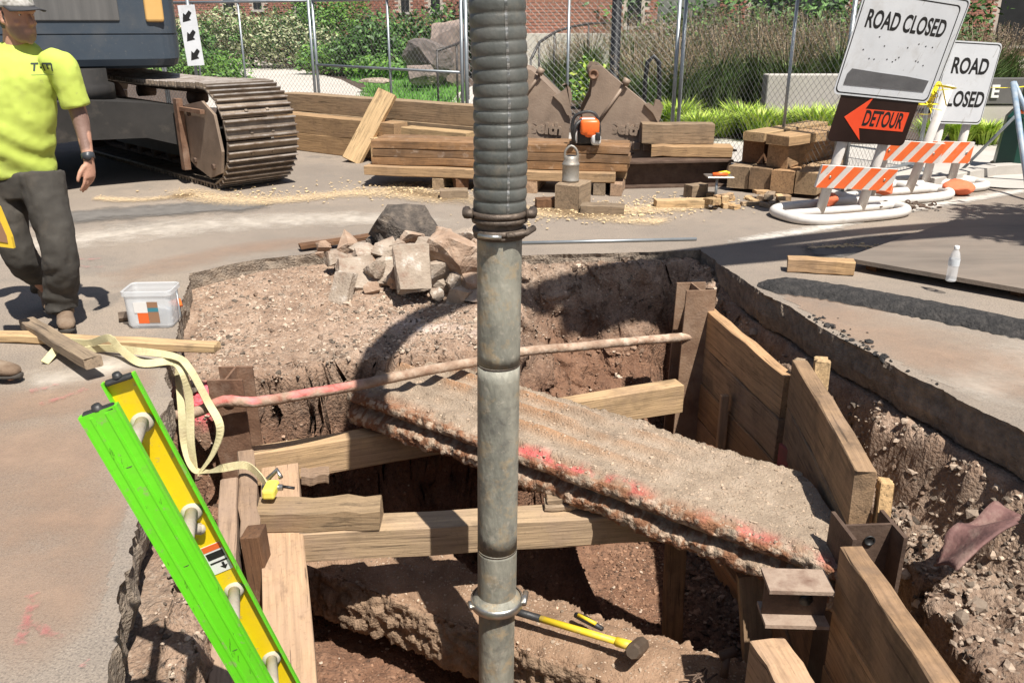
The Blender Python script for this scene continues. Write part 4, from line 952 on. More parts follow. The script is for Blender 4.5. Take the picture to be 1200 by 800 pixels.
def top1(U, W_):
    r = np.zeros_like(U)
    for c0, am, wd in ((.10, .035, .045), (.25, .042, .032), (.40, .052, .034), (.55, .045, .034)):
        r += am*np.exp(-((W_-c0)/wd)**2)
    fade = 1-ss(1.2, 2.4, U)*.8
    return r*fade*(.7+.5*fbm(np.stack([U, W_, U*0], 1), 2.5, 2, 4)) - .02
def col1(u, w_, z, P):
    c_ = np.ones((len(u), 3)); side = ss(.16, .02, w_)*1.0; side = np.where(z < -.05, 1.0, side*.9)
    n1 = fbm(P, 14, 4, 11)+.12; n2 = fbm(P, 40, 3, 29); n3 = fbm(P, 4, 3, 50)
    c_ = c_*(1-.0) + .12*n3[:, None]
    rust = np.clip(ss(-.25, .15, n1)*side, 0, 1)[:, None]; c_ = c_*(1-rust*.85) + rust*.85*np.array([.72, .36, .2])
    wht = (ss(.02, .2, n2)*np.where(z < -.1, 1, .3)*side)[:, None]; c_ = c_*(1-wht) + wht*np.array([1.55, 1.5, 1.48])
    pk_ = np.exp(-((w_-.055)/.06)**2)*np.where(z > -.16, 1, 0)*np.clip(ss(.36, .42, u)*ss(.68, .60, u)+ss(.72, .78, u)*.55*ss(.97, .9, u), 0, 1)*ss(-.12, .22, fbm(P, 9, 4, 71)); pk_ = pk_[:, None]
    c_ = c_*(1-pk_) + pk_*np.array([1.75, .5, .62])
    rib = (np.exp(-((w_*.68-.40)/.04)**2)+np.exp(-((w_*.68-.25)/.04)**2)+np.exp(-((w_*.68-.55)/.04)**2))*ss(.75, .4, u)*ss(-.35, .1, n3); rib = np.clip(rib, 0, 1)[:, None]*.75
    c_ = c_*(1-rib) + rib*np.array([1.05, .68, .42])
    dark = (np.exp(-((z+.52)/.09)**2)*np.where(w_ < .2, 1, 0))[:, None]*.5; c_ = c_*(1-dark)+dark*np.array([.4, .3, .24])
    return np.clip(c_, 0, 3)
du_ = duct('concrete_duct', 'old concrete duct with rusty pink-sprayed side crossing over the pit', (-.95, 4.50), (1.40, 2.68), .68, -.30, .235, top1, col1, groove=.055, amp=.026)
def top2(U, W_): return .03*fbm(np.stack([U, W_, U*0], 1), 3, 3, 8) - .05*ss(.2, .0, W_)
def col2(u, w_, z, P):
    c_ = np.ones((len(u), 3))*np.array([.85, .70, .61]); n1 = fbm(P, 7, 3, 5); c_ = c_*(1+.25*n1[:, None])
    s_ = np.where(z < -.08, 1.0, 0)[:, None]; c_ = c_*(1-s_) + s_*np.array([.8, .69, .61])*(1+.3*n1[:, None]); return c_
dl_ = duct('concrete_duct', 'lower broken concrete duct carrying the sledgehammer', (-1.25, 3.89), (1.35, 2.40), .42, -1.0, .33, top2, col2, amp=.05)
def duct_gravel(o, n, a, b, width, seed):
    from mathutils.bvhtree import BVHTree
    t = BVHTree.FromPolygons([v.co.copy() for v in o.data.vertices], [p.vertices[:] for p in o.data.polygons]); r = random.Random(seed); pts = []
    a, b = V((*a, 0)), V((*b, 0)); d = (b-a); nn = V((-d.y, d.x, 0)).normalized()
    for k in range(n):
        p = a+d*r.random()+nn*(width*(.03+.94*r.random())); h = t.ray_cast(V((p.x, p.y, .5)), V((0, 0, -1)))
        if h[0] is not None and abs(h[1].z) > .3: pts.append(tuple(h[0]))
    sz = np.clip(rng.lognormal(-5.65, .45, len(pts)), .002, .011); tn = rng.choice([.55, .8, .95, 1.1, 1.35], (len(pts), 1), p=[.1, .2, .3, .28, .12])*np.array([1.0, .95, .9])
    g = stuff(scatter('duct_gravel', np.array(pts), sz, M['pebble'], o, pcol=tn))
duct_gravel(du_, 5200, (-.95, 4.50), (1.40, 2.68), .68, 3); duct_gravel(dl_, 2600, (-1.25, 3.89), (1.35, 2.40), .42, 4)
# ================================================================ SUCTION TUBE AND HOSE
YT = 3.05
t = thing('suction_tube', 'dirty steel suction tube standing upright in the pit', 'suction tube', (A(582, 790, YT).x, YT, -1.74))
def tz(y): return A(590, y, YT).z
def txp(y): return A(587.5-(y)*.0075, y, YT).x
pr = .0825
for y0_, y1_, rs in ((272, 424, 1.0), (424, 640, .998), (640, 700, 1.0), (700, 860, .95)):
    n = 12; pts = [V((txp(y0_+(y1_-y0_)*i/n), YT, tz(y0_+(y1_-y0_)*i/n))) for i in range(n+1)]
    if y1_ == 860: pts.append(V((pts[-1].x, YT, -1.74)))
    tube('tube_section', pts, pr*rs, M['steel_pipe'], t, 32, True)
for y in (425, 641): 
    c_ = V((txp(y), YT, tz(y))); lathe('weld_seam', c_-V((0, 0, .012)), [(pr*.98, .006), (pr*1.008, .008), (pr*1.008, .014), (pr*.98, .016)], M['clamp_dirty'], t, 32)
c_ = V((txp(702), YT, tz(702))); lathe('flange_ring', c_-V((0, 0, .03)), [(pr*.9, 0), (pr*1.22, .002), (pr*1.3, .02), (pr*1.3, .035), (pr*1.16, .05), (pr*1.0, .07)], M['steel_pipe'], t, 40)
cl = lathe('clamp', c_-V((0, 0, .022)), [(pr*1.28, 0), (pr*1.37, .004), (pr*1.37, .034), (pr*1.28, .038)], M['clamp'], t, 40)
tube('clamp_bolt', [c_+V((pr*1.4, -.03, 0)), c_+V((pr*1.4+.01, .05, .0))], .013, M['clamp'], cl, 8); tube('clamp_bolt', [c_+V((-pr*1.3, -.06, 0)), c_+V((-pr*1.42, -.02, 0))], .01, M['clamp'], cl, 8)
hs = thing('suction_hose', 'ribbed black vacuum hose hanging above the steel suction tube', 'hose', (txp(260), YT, tz(275)))
for (y, r1_, m_) in ((249, 1.25, 'clamp_dirty'), (256, 1.22, 'clamp_dirty'), (269, 1.18, 'clamp_dirty'), (274, 1.14, 'clamp_dirty')):
    c_ = V((txp(y), YT, tz(y))); lathe('coupling_ring', c_-V((0, 0, .012)), [(pr*.95, 0), (pr*r1_, .003), (pr*(r1_+.03), .012), (pr*r1_, .022), (pr*.95, .025)], M[m_], hs, 36)
lathe('coupling_sleeve', V((txp(272), YT, tz(276))), [(pr*1.04, 0), (pr*1.04, tz(246)-tz(276))], M['clamp_dirty'], hs, 36)
c_ = V((txp(248), YT, tz(248)))
for s in (-1, 1):
    tube('latch', [c_+V((s*pr*1.15, -.05, .004)), c_+V((s*pr*1.42, -.045, .0)), c_+V((s*pr*1.46, .02, 0))], .017, M['clamp_dirty'], hs, 8)
c_ = V((txp(269), YT, tz(269))); tube('latch', [c_+V((pr*.3, -pr*1.2, 0)), c_+V((pr*1.15, -.06, 0)), c_+V((pr*1.5, -.02, .01))], .012, M['clamp_dirty'], hs, 8); tube('latch', [c_+V((-pr*.9, -pr*.95, -.004)), c_+V((-pr*.3, -pr*1.25, -.004)), c_+V((pr*.1, -pr*1.27, -.004))], .009, M['clamp'], hs, 8)
zh = tz(247)
ctrl = [V((txp(247), YT, zh)), V((txp(100), YT, 1.4)), V((-.045, YT, 2.0)), V((.06, 3.05, 2.75)), V((.26, 3.08, 3.45)), V((.55, 3.15, 4.15)), V((1.0, 3.3, 4.7)), V((1.65, 3.55, 5.0)), V((3.1, 4.1, 5.1)), V((4.5, 4.72, 5.05)), V((6.0, 5.2, 4.95)), V((8.2, 6.0, 4.5)), V((9.4, 6.4, 3.6))]
path = catmull(ctrl, .0045)
rad = []; s = 0; hr = .0965
for i, p in enumerate(path):
    if i: s += (p-path[i-1]).length
    f = (s/.0445) % 1.0; rad.append(hr*(.905+.095*min(1, (math.sin(math.pi*f)**.3 if 0 < f < 1 else 0))))
near = [i for i, p in enumerate(path) if p.z < 2.6 and p.x < .3]; k = near[-1]
tube('hose_wall', path[:k], rad[:k], M['hose'], hs, 40, False)
far = list(range(k-1, len(path), 3)); tube('hose_wall', [path[i] for i in far], [rad[i] for i in far], M['hose'], hs, 14, False)
# painted highlight: pale strip down the ribs in place of a reflection
vs = []; fs = []
for i in range(0, k):
    a0 = math.radians(-72)
    for da in (-.05, .05):
        d = V((math.cos(a0+da), math.sin(a0+da), 0)); vs.append(path[i]+d*(rad[i]+.0012))
for i in range(k-1): fs.append((2*i, 2*i+1, 2*i+3, 2*i+2))
mesh('painted_highlight', vs, fs, mat('stripe', [(.10, .1, .09), (.18, .18, .17), (.5, .5, .48)], 30, .3, metal=.5, stretch=(1, 1, 2), rand=False, detail=2), hs, True)
# vacuum truck that carries the hose, standing beside the pit out of view
vt = thing('vacuum_truck', 'white vacuum truck carrying the hose boom, parked beside the pit', 'truck', (10.2, 3.5, 0))
lathe('tank', (10.2, -.6, 2.1), [(0, 0), (.8, .02), (1.15, .2), (1.2, .4), (1.2, 5.6), (1.15, 5.9), (0, 6.1)], M['truck_white'], vt, 32, axis=(0, 1, 0))
box('chassis', (10.2, 3.2, .85), (1.0, 9.4, .3), M['black_metal'], vt)
cb = box('cab', (10.2, 7.2, 1.9), (2.4, 1.9, 2.0), M['truck_white'], vt, bev=.15, seg=3); box('windscreen', (10.2, 8.16, 2.3), (2.0, .04, .8), M['dark_glass'], cb)
for y in (.2, 1.5, 7.3):
    for s in (-1, 1): wh = lathe('wheel', (10.2+s*.85, y, .52), [(.0, 0), (.3, 0), (.5, .02), (.52, .06), (.52, .26), (.5, .3), (.0, .3)], M['tyre'], vt, 24, axis=(s, 0, 0))
tube('boom', [V((9.6, 6.2, 3.0)), V((9.3, 6.3, 3.7)), V((6.2, 5.05, 4.66)), V((4.4, 4.4, 4.85)), V((1.9, 3.55, 4.85))], [.3, .3, .26, .2, .13], M['truck_white'], vt, 10)
# tree added outside the frame to cast shade on the road by the signs
def tree(label, base, h, crown, n, seed):
    t = thing('unseen_shade_tree', label, 'tree', base); b = V(base); r = random.Random(seed)
    tube('trunk', [b, b+V((.03, .02, h*.3)), b+V((-.02, .05, h*.55)), b+V((.05, 0, h*.8))], [.13, .1, .08, .03], M['bark'], t, 10)
    st = []; lumps = []
    for i in range(12):
        a = r.uniform(0, 6.28); z0 = h*r.uniform(.42, .7); e = b+V((math.cos(a)*crown*r.uniform(.35, .85), math.sin(a)*crown*r.uniform(.35, .85), z0+r.uniform(.3, 1.2)))
        st.append(tube_geo([b+V((0, 0, z0)), b.lerp(e, .5)+V((0, 0, z0*.35)), e], [.045, .03, .01], 6)); lumps.append((e, (crown*.38, crown*.38, crown*.3)))
    mesh('limb', *multi(st), M['bark'], t, True); leaf_cloud('crown', lumps, n, .07, M['leaf'], t, seed)
tree('small tree added out of view to shade the road past the signs', (6.15, 5.35, 0), 5.8, 1.35, 8500, 5)

# ================================================================ UTILITY PIPE
P_ = [A(205, 487, 4.02), A(232, 482, 4.02), A(262, 470, 4.03), A(300, 471, 4.06), A(350, 463, 4.12), A(420, 451, 4.30), A(500, 434, 4.52), A(556, 424, 4.66), A(612, 412, 4.80), A(680, 406, 4.97), A(740, 400, 5.10), A(800, 395, 5.22), A(850, 392, 5.45), A(880, 390, 5.7)]
pth = catmull(P_, .02); n = 14; g_, f_ = tube_geo(pth, .029, n); gv = np.array([tuple(v) for v in g_])
u = np.repeat(np.arange(len(pth))/len(pth), n); xs_ = gv[:, 0]
nn_ = fbm(gv, 9, 3, 6); cl_ = np.ones((len(gv), 3)) + .15*nn_[:, None]
ang = np.tile(np.arange(n), len(pth))
topm = (np.cos(2*np.pi*ang/n) > -.15)
pkm = (topm*np.clip(ss(-1.6, -1.45, xs_)*ss(-.78, -.98, xs_)*.7 + .0, 0, 1)*ss(-.25, .12, nn_))[:, None]; cl_ = cl_*(1-pkm)+pkm*np.array([2.1, .55, .8])
whm = (ss(0, .22, fbm(gv, 18, 3, 88))*ss(-.5, .6, xs_))[:, None]*.8; cl_ = cl_*(1-whm)+whm*np.array([1.6, 1.7, 1.8])
gv = gv + (fbm(gv, 40, 2, 3)*.003)[:, None]
tag(mesh('utility_pipe', gv, f_, M['gas_pipe'], None, True, cl_), 'thin dirty utility pipe with pink spray paint crossing the pit', 'pipe')

# ================================================================ LADDER
u_ = V((-.199, -.199, .96)).normalized()
F0 = D(139, 441, 2.03); N0 = D(114, 482, 1.74)
rv = (N0-F0); rl = rv.length; rdir = rv.normalized(); wv = u_.cross(rdir).normalized()
lad = thing('ladder', 'bright green and yellow fibreglass ladder standing in the pit', 'ladder', F0-u_*2.8)
def rail(o, sgn, web_m, L, name='rail'):
    # web plane spanned by u_ and wv; flanges point along sgn*rdir
    Mx = frame(o-u_*L, wv, rdir*sgn, u_); hw = .033; fl = .024
    wb = mesh(name, *prism_geo([(-hw, 0), (hw, 0), (hw, .005), (-hw, .005)], L, Mx), web_m, lad)
    for s in (-1, 1): mesh('flange', *prism_geo([(s*hw, -.001), (s*(hw+.006), -.001), (s*(hw+.006), fl), (s*hw, fl)], L, Mx), M['ladder_green'], wb)
    return wb, Mx
fr, FM = rail(F0, 1, M['ladder_yellow'], 2.85); nr, NM = rail(N0, -1, M['ladder_green'], 2.85)
for s in (-.016, .014): mesh('moulded_rib', *prism_geo([(s-.003, -.0016), (s+.003, -.0016), (s+.003, 0), (s-.003, 0)], 2.84, NM), M['ladder_green'], nr)
for o, sg, nm in ((F0, 1, fr), (N0, -1, nr)):
    bm = bmesh.new(); bm_box(bm, (0, .011, .004), (.064, .022, .012), None, .004, 2); from_bm('end_cap', bm, M['black_plastic'], nm, M=frame(o-u_*.008, wv, rdir*sg, u_))
    lathe('end_cap_boss', o+u_*.003+rdir*sg*.011, [(0, .01), (.009, .01), (.012, 0)], M['black_plastic'], nm, 12, axis=u_)
for k in range(9):
    c0 = F0-u_*(.135+.305*k); c1 = N0-u_*(.135+.305*k)
    rg = tube('rung', [c0+rdir*.004, c1-rdir*.004], .0165, M['aluminium'], lad, 14); lathe('collar', c0+rdir*.004, [(.028, 0), (.028, .004), (.022, .012), (.0165, .014)], M['aluminium'], rg, 16, axis=rdir)
# label and bracket on the yellow rail
lb = frame(F0-u_*.62+rdir*.0062, wv, u_, wv.cross(u_))
if lb.to_3x3().col[2].dot(rdir) < 0: lb = frame(F0-u_*.62+rdir*.0062, -wv, u_, (-wv).cross(u_))
for nm, x0_, x1_, y0_, y1_, m_ in (('warning_label', -.026, .026, -.048, .055, 'label_white'), ('label_header', -.025, .025, .034, .054, 'label_orange'), ('label_print', -.023, .023, .004, .028, 'black_paint'), ('label_print', -.023, .023, -.012, -.006, 'black_paint')):
    prism(nm, [(x0_, y0_), (x1_, y0_), (x1_, y1_), (x0_, y1_)], .0008 if nm == 'warning_label' else .0014, lb, M[m_], fr)
prism('label_arrow', [(-.004, -.022), (.004, -.022), (.004, -.036), (.013, -.036), (0, -.052), (-.013, -.036), (-.004, -.036)], .0015, lb @ Matrix.Translation((.008, .004, 0)) @ Matrix.Diagonal((.8, .85, 1, 1)), M['black_paint'], fr)
bc = F0-u_*.50+rdir*.012; tube('bracket', [bc+wv*.0, bc-wv*.03+u_*.02], .016, M['aluminium'], fr, 10); lathe('bracket_bolt', bc+wv*.0, [(0, .01), (.014, .01), (.014, 0)], M['aluminium'], fr, 8, axis=rdir)

# ================================================================ TIMBER STACKS
def ground_timber(name, label, a, b, wd, h, ztop, m, group=None, cat='timber'):
    return timber(name, V((a[0], a[1], ztop)), V((b[0], b[1], ztop)), wd, h, M[m], label=label, cat=cat, group=group)
# long stack by the excavator
d1 = V((.81, -.586, 0)); n1 = V((.586, .81, 0)); B0 = V((-3.25, 12.25, 0))
gs = 'long timbers stacked by the fence'
def lt(l0, l1, back, lvl, m, lab, h=.235, w_=.25):
    a = B0+d1*l0+n1*back; b = B0+d1*l1+n1*back
    ground_timber('long_timber', lab, a, b, w_, h, (lvl+1)*(h+.004), m, gs)
lt(0, 3.05, 0, 0, 'wood_tan', 'bottom front timber of the long stack beside the excavator track')
lt(.05, 2.3, 0, 1, 'wood_tan', 'upper front timber of the long stack beside the excavator track')
lt(-.1, 3.4, .3, 0, 'wood_grey', 'rear bottom timber of the long stack below the fence')
lt(-.1, 3.45, .3, 1, 'wood_grey', 'rear middle timber of the long stack below the fence')
lt(-.15, 3.4, .32, 2, 'wood_grey', 'rear topmost long timber below the chain-link fence')
ground_timber('timber_block', 'pale timber end lying at the right end of the long stack', B0+d1*2.4, B0+d1*3.3+V((.1, -.05, 0)), .22, .2, .44, 'wood_new')
ground_timber('timber_block', 'pale square block set against the leaning board', B0+d1*2.02-n1*.2, B0+d1*2.16-n1*.2, .12, .30, .30, 'wood_new')
tag(timber('leaning_board', G(411, 191)+V((0, 0, .03)), A(453, 107, 11.1), .26, .07, M['wood_new'], up=(-.3, -.85, .3)), 'rough sawn board leaning against the long timber stack', 'board')
tag(box('brick_block', G(395, 128)+V((.1, 0, .06)), (.26, .2, .16), M['rubble_red']), 'small red block beyond the long stack', 'block')
# middle stack with the chainsaw
mL, mR = V((-1.50, 9.22, 0)), V((1.17, 8.72, 0)); md = (mR-mL).normalized(); mn = V((-md.y, md.x, 0)); gm = 'dark wet timbers of the chainsaw stack'
for lv_ in range(3):
    for bk in (0, 1):
        zt = .225+.085*(lv_+1); jl = random.uniform(-.03, .03)
        ground_timber('stacked_timber', ('front ' if bk == 0 else 'rear ')+('lowest', 'middle', 'topmost')[lv_]+' dark wet timber of the stack under the chainsaw', mL+mn*(.13+.27*bk)+md*jl, mR+mn*(.13+.27*bk)+md*jl, .26, .082, zt, 'wood_stack', gm)
ground_timber('stacked_timber', 'pale plank under the front of the dark wet timbers', mL+mn*.02-md*.05, mR+mn*.02-md*.12, .26, .095, .222, 'wood_tan', 'pale planks under the dark timbers')
ground_timber('stacked_timber', 'pale plank under the rear of the dark wet timbers', mL+mn*.32+md*.1, mR+mn*.32-md*.02, .26, .095, .222, 'wood_tan', 'pale planks under the dark timbers')
for i, (s, lab) in enumerate(((.75, 'hose'), (1.75, 'middle'), (2.45, 'metal can'), (2.62, 'bucket'))):
    p = mL+md*s; ground_timber('bearer_block', 'short bearer under the dark timber stack by the '+lab+(' end' if i == 1 else ''), p-mn*.12, p+mn*.55, .12, .12, .122, 'wood_dusty' if i % 2 else 'wood_grey', 'bearers under the dark timber stack')
def blk(px, py, L, wd, h, yaw, m, lab):
    p = G(px, py); d = V((math.cos(yaw), math.sin(yaw), 0)); return ground_timber('timber_block', lab, p-d*L/2, p+d*L/2, wd, h, h, m, None)
blk(671, 243, .34, .24, .24, 1.15, 'wood_grey', 'square grey block carrying the metal can')
blk(706, 250, .4, .17, .085, -.15, 'wood_grey', 'flat offcut lying beside the square grey block')
blk(640, 243, .2, .12, .09, .1, 'wood_wet', 'small dark offcut between hose and square block')
blk(532, 232, .28, .14, .09, .1, 'wood_grey', 'small offcut on the sawdust beside the hose')
blk(540, 222, .14, .1, .12, .4, 'wood_wet', 'dark offcut tucked under the plank by the hose')
blk(798, 243, .5, .13, .08, .05, 'wood_new', 'pale offcut lying in the sawdust before the steel beams')
blk(815, 231, .2, .13, .13, .5, 'wood_grey', 'grey block next to the small metal plate')
# metal can on block
pc = G(668, 243); pc = V((pc.x, pc.y+.03, .243)); t = thing('metal_can', 'dented metal fuel can with loop handle standing on the square block', 'can', pc)
lathe('can_body', pc, [(0, 0), (.078, 0), (.083, .01), (.083, .018), (.079, .024), (.079, .15), (.083, .156), (.083, .165), (.078, .172), (.06, .21), (.055, .24), (.048, .24), (.045, .2)], M['can'], t, 24)
tube('handle', catmull([pc+V((-.055, 0, .2)), pc+V((-.055, 0, .28)), pc+V((0, 0, .33)), pc+V((.055, 0, .28)), pc+V((.06, 0, .17))], .02), .012, M['can'], t, 8)
# chainsaw
cz = .482; pc = A(687, 164, 8.9); pc.z = cz; t = thing('chainsaw', 'orange and white chainsaw standing on the dark timber stack', 'chainsaw', pc)
def cb_(n_, c_, s_, m_, bev=.02, rz=0): 
    bm = bmesh.new(); bm_box(bm, (0, 0, 0), s_, None, bev, 2); return from_bm(n_, bm, M[m_], t, True, M=Matrix.Translation(pc+V(c_)) @ Matrix.Rotation(rz, 4, 'Z'))
cb_('engine_body', (.0, .05, .11), (.2, .3, .2), 'black_plastic'); cb_('top_cover', (.02, -.03, .185), (.19, .3, .15), 'saw_orange', .03); cb_('front_cover', (.03, -.13, .15), (.13, .1, .13), 'saw_orange', .035); cb_('starter_cover', (.085, -.14, .065), (.1, .1, .11), 'saw_grey', .03); cb_('vent_grille', (.1, -.195, .1), (.05, .02, .08), 'black_plastic', .008); cb_('clutch_cover', (-.11, .0, .09), (.03, .2, .14), 'saw_grey', .012); cb_('air_filter', (.01, -.06, .24), (.14, .1, .05), 'label_white', .015)
tube('front_handle', catmull([pc+V((-.13, -.02, .03)), pc+V((-.15, -.02, .16)), pc+V((-.12, -.02, .28)), pc+V((.0, -.02, .325)), pc+V((.09, -.02, .29)), pc+V((.13, -.02, .16)), pc+V((.12, -.02, .06))], .02), .016, M['black_plastic'], t, 8)
tube('rear_handle', catmull([pc+V((-.13, -.1, .03)), pc+V((-.14, -.13, .1)), pc+V((-.12, -.14, .2)), pc+V((-.06, -.1, .25))], .02), .02, M['black_plastic'], t, 8)
prism('guide_bar', [(0, 0), (.42, .015), (.45, .05), (.42, .085), (0, .1)], .008, frame(pc+V((-.09, .2, .05)), V((.05, 1, 0)).normalized(), up, V((1, -.05, 0)).normalized()), M['clamp'], t)
# ---- excavator buckets
def bucket(label, P, Yd, scale, txt_px, mirror=1):
    # side plate outline given as photo pixels on the plane Y = Yd
    poly3 = [A(x, y, Yd) for x, y in P]; o = V((poly3[0].x, Yd, 0)); t = thing('excavator_bucket', label, 'excavator bucket', (sum(p.x for p in poly3)/len(poly3), Yd+.4, 0))
    pl = [(p.x, p.z) for p in poly3]; Mx = frame(V((0, Yd, 0)), V((1, 0, 0)), up, V((0, -1, 0)))
    prism('side_plate', pl, .04, Mx, M['bucket_steel'], t); prism('side_plate', pl, .04, Mx @ Matrix.Translation((.05, 0, -.85)), M['bucket_steel'], t)
    return t, Mx, pl
P1 = [(606, 163), (606, 90), (612, 80), (622, 82), (640, 98), (662, 120), (668, 140), (666, 165), (650, 176), (612, 178)]
t1, Mx, pl = bucket('rusty excavator bucket half hidden behind the hose', P1, 10.0, 1, None)
P2 = [(690, 82), (694, 76), (704, 77), (716, 88), (740, 108), (762, 126), (770, 142), (772, 168), (766, 186), (752, 193), (712, 192), (690, 176), (682, 150), (682, 132), (692, 112), (694, 96)]
t2, Mx2, pl2 = bucket('rusty excavator bucket behind the chainsaw with raised maker lettering', P2, 9.75, 1, None)
def shell(t, pix, Yd, m='bucket_steel', nm='shell_plate'):
    pts = [A(x, y, Yd) for x, y in pix]; vs = []; fs = []
    for p in pts: vs += [V((p.x, Yd-.02, p.z)), V((p.x+.05, Yd+.86, p.z))]
    for i in range(len(pts)-1): fs.append((2*i, 2*i+2, 2*i+3, 2*i+1))
    o = mesh(nm, vs, fs, M[m], t, False); md_ = o.modifiers.new('s', 'SOLIDIFY'); md_.thickness = .03; return o
shell(t1, [(612, 80), (622, 82), (640, 98), (662, 120), (668, 140), (666, 165), (650, 176), (612, 178)], 10.0)
shell(t2, [(704, 77), (716, 88), (740, 108), (762, 126), (770, 142), (772, 168), (766, 186), (752, 193), (712, 192)], 9.75)
for (t, x, y, Yd) in ((t1, 609, 84, 10.0), (t2, 695, 87, 9.75)):
    c_ = A(x, y, Yd); lathe('pin_boss', c_+V((0, -.06, 0)), [(0, 0), (.055, 0), (.055, .02), (.032, .02), (.032, .005), (0, .005)], M['rust'], t, 20, axis=(0, -1, 0)); tube('pivot_pin', [c_+V((0, -.03, 0)), c_+V((.05, .9, 0))], .05, M['rust_dark'], t, 12)
def hook(t, pix, Yd):
    prism('side_cutter', [(A(x, y, Yd).x, A(x, y, Yd).z) for x, y in pix], .06, frame(V((0, Yd-.02, 0)), V((1, 0, 0)), up, V((0, -1, 0))), M['bucket_steel'], t)
hook(t1, [(648, 112), (656, 108), (662, 104), (664, 98), (658, 100), (662, 97), (668, 103), (670, 112), (668, 124), (670, 136), (664, 134), (658, 122)], 10.0)
hook(t2, [(754, 122), (760, 120), (765, 124), (767, 116), (772, 117), (776, 124), (773, 136), (770, 144), (764, 132)], 9.75)
def weld(t, a, b, Yd, r=.018, nm='stiffener'): tube(nm, [A(*a, Yd)+V((0, -.05, 0)), A(*b, Yd)+V((0, -.05, 0))], r, M['bucket_steel'], t, 8)
weld(t2, (732, 98), (698, 146), 9.75); weld(t1, (632, 88), (612, 116), 10.0)
for (t, x, y, Yd) in ((t2, 734, 95, 9.75), (t1, 634, 83, 10.0)): tube('hinge_stub', [A(x-3, y+4, Yd)+V((0, -.06, 0)), A(x+1, y-3, Yd)+V((0, -.06, 0))], .04, M['bucket_steel'], t, 10)
for (x, y) in ((745, 170), (757, 171), (752, 162)):
    c_ = A(x, y, 9.75); box('wear_pad', c_+V((0, -.06, 0)), (.09, .05, .09), M['bucket_steel'], t2, M=Matrix.Identity(4), bev=.01)
for (t, x, y, Yd, sz) in ((t1, 637, 150, 10.0, .18), (t2, 731, 151, 9.75, .17)):
    c_ = A(x, y, Yd)+V((0, -.041, 0)); xd = V((1, 0, .06)).normalized()
    text('Geith', sz, frame(c_, xd, V((.2, 0, 1)).normalized(), xd.cross(V((.2, 0, 1)).normalized())), M['bucket_steel'], t, 'raised_lettering', xs=1.05, ext=.018, bold=.008)
# ---- steel beams and timbers between bucket and right stack
def steel_beam(label, a, b, dep, wid, zc):
    t = thing('steel_beam', label, 'steel beam', V(((a[0]+b[0])/2, (a[1]+b[1])/2, 0)), 'rusty steel beams on the road')
    for nm, g_ in zip(('flange', 'flange', 'web'), hbeam_geo(V((*a, zc)), V((*b, zc)), dep, wid, .02, .014, (0, 0, 1))): mesh(nm, *g_, M['rust_dark'], t)
gA, gB = G(728, 219), G(852, 216); steel_beam('rusty steel I-beam lying in front of the timbers by the bucket', (gA.x, gA.y), (gB.x, gB.y), .28, .26, .141)
gA, gB = G(735, 208), G(858, 204); steel_beam('second rusty steel I-beam lying behind the first', (gA.x, gA.y+.1), (gB.x, gB.y+.1), .28, .26, .141)
cA, cB = A(762, 178, 9.55), A(855, 177, 9.45); tag(timber('plank', V((cA.x, 9.5, .40)), V((cB.x, 9.4, .40)), .3, .11, M['wood_tan']), 'flat plank resting on the two steel beams', 'timber')
cA, cB = A(752, 154, 9.6), A(836, 154, 9.55); tag(timber('plank', V((cA.x, 9.62, .62)), V((cB.x, 9.58, .62)), .22, .215, M['wood_grey']), 'thick grey timber on top of the flat plank by the bucket', 'timber')
# ---- right stack
gr_ = 'square timbers of the stack next to the signs'; dR = V((.52, .855, 0)); nR = V((.855, -.52, 0)); R0 = G(857, 224); R0 = V((R0.x, R0.y, 0))
def rt(side, l0, l1, ztop, m, lab, w_=.22, h=.22, dd=dR, yaw=0):
    a = R0+nR*side; dd = Matrix.Rotation(math.radians(yaw or random.uniform(-3, 3)), 3, 'Z') @ dR; return ground_timber('square_timber', lab, a+dd*l0, a+dd*l1, w_, h, ztop, m, gr_)
rt(.06, .0, 1.5, .26, 'wood_grey', 'bottom timber of the right stack nearest the steel beams')
rt(.29, -.02, 1.5, .26, 'wood_lag2', 'second bottom timber of the right stack, end marked dark')
rt(.52, -.05, 1.6, .26, 'wood_lag', 'third bottom timber of the right stack with pale sawn end')
rt(.75, -.02, 1.5, .26, 'wood_tan', 'outermost bottom timber of the right stack beside the fence post')
rt(.12, .25, 1.45, .50, 'wood_wet', 'dark timber in the middle layer of the right stack', h=.235)
rt(.40, .1, 1.5, .50, 'wood_lag2', 'pale faced timber in the middle layer of the right stack', h=.235, yaw=-9)
rt(.12, .12, 1.55, .60, 'wood_new', 'pale plank on top of the right stack', h=.09, w_=.24, yaw=-13); rt(.42, -.0, 1.5, .60, 'wood_tan', 'weathered plank on top of the right stack with split end', h=.095, w_=.27, yaw=-20)
for i, (s, l) in enumerate(((.3, .2), (.3, 1.2))):
    a = R0+dR*l; ground_timber('bearer_block', 'bearer under the right stack '+('at its sawn ends' if i == 0 else 'by the garden'), a-nR*.05, a+nR*.95, .06, .038, .0385, 'wood_wet', 'bearers under the right stack')
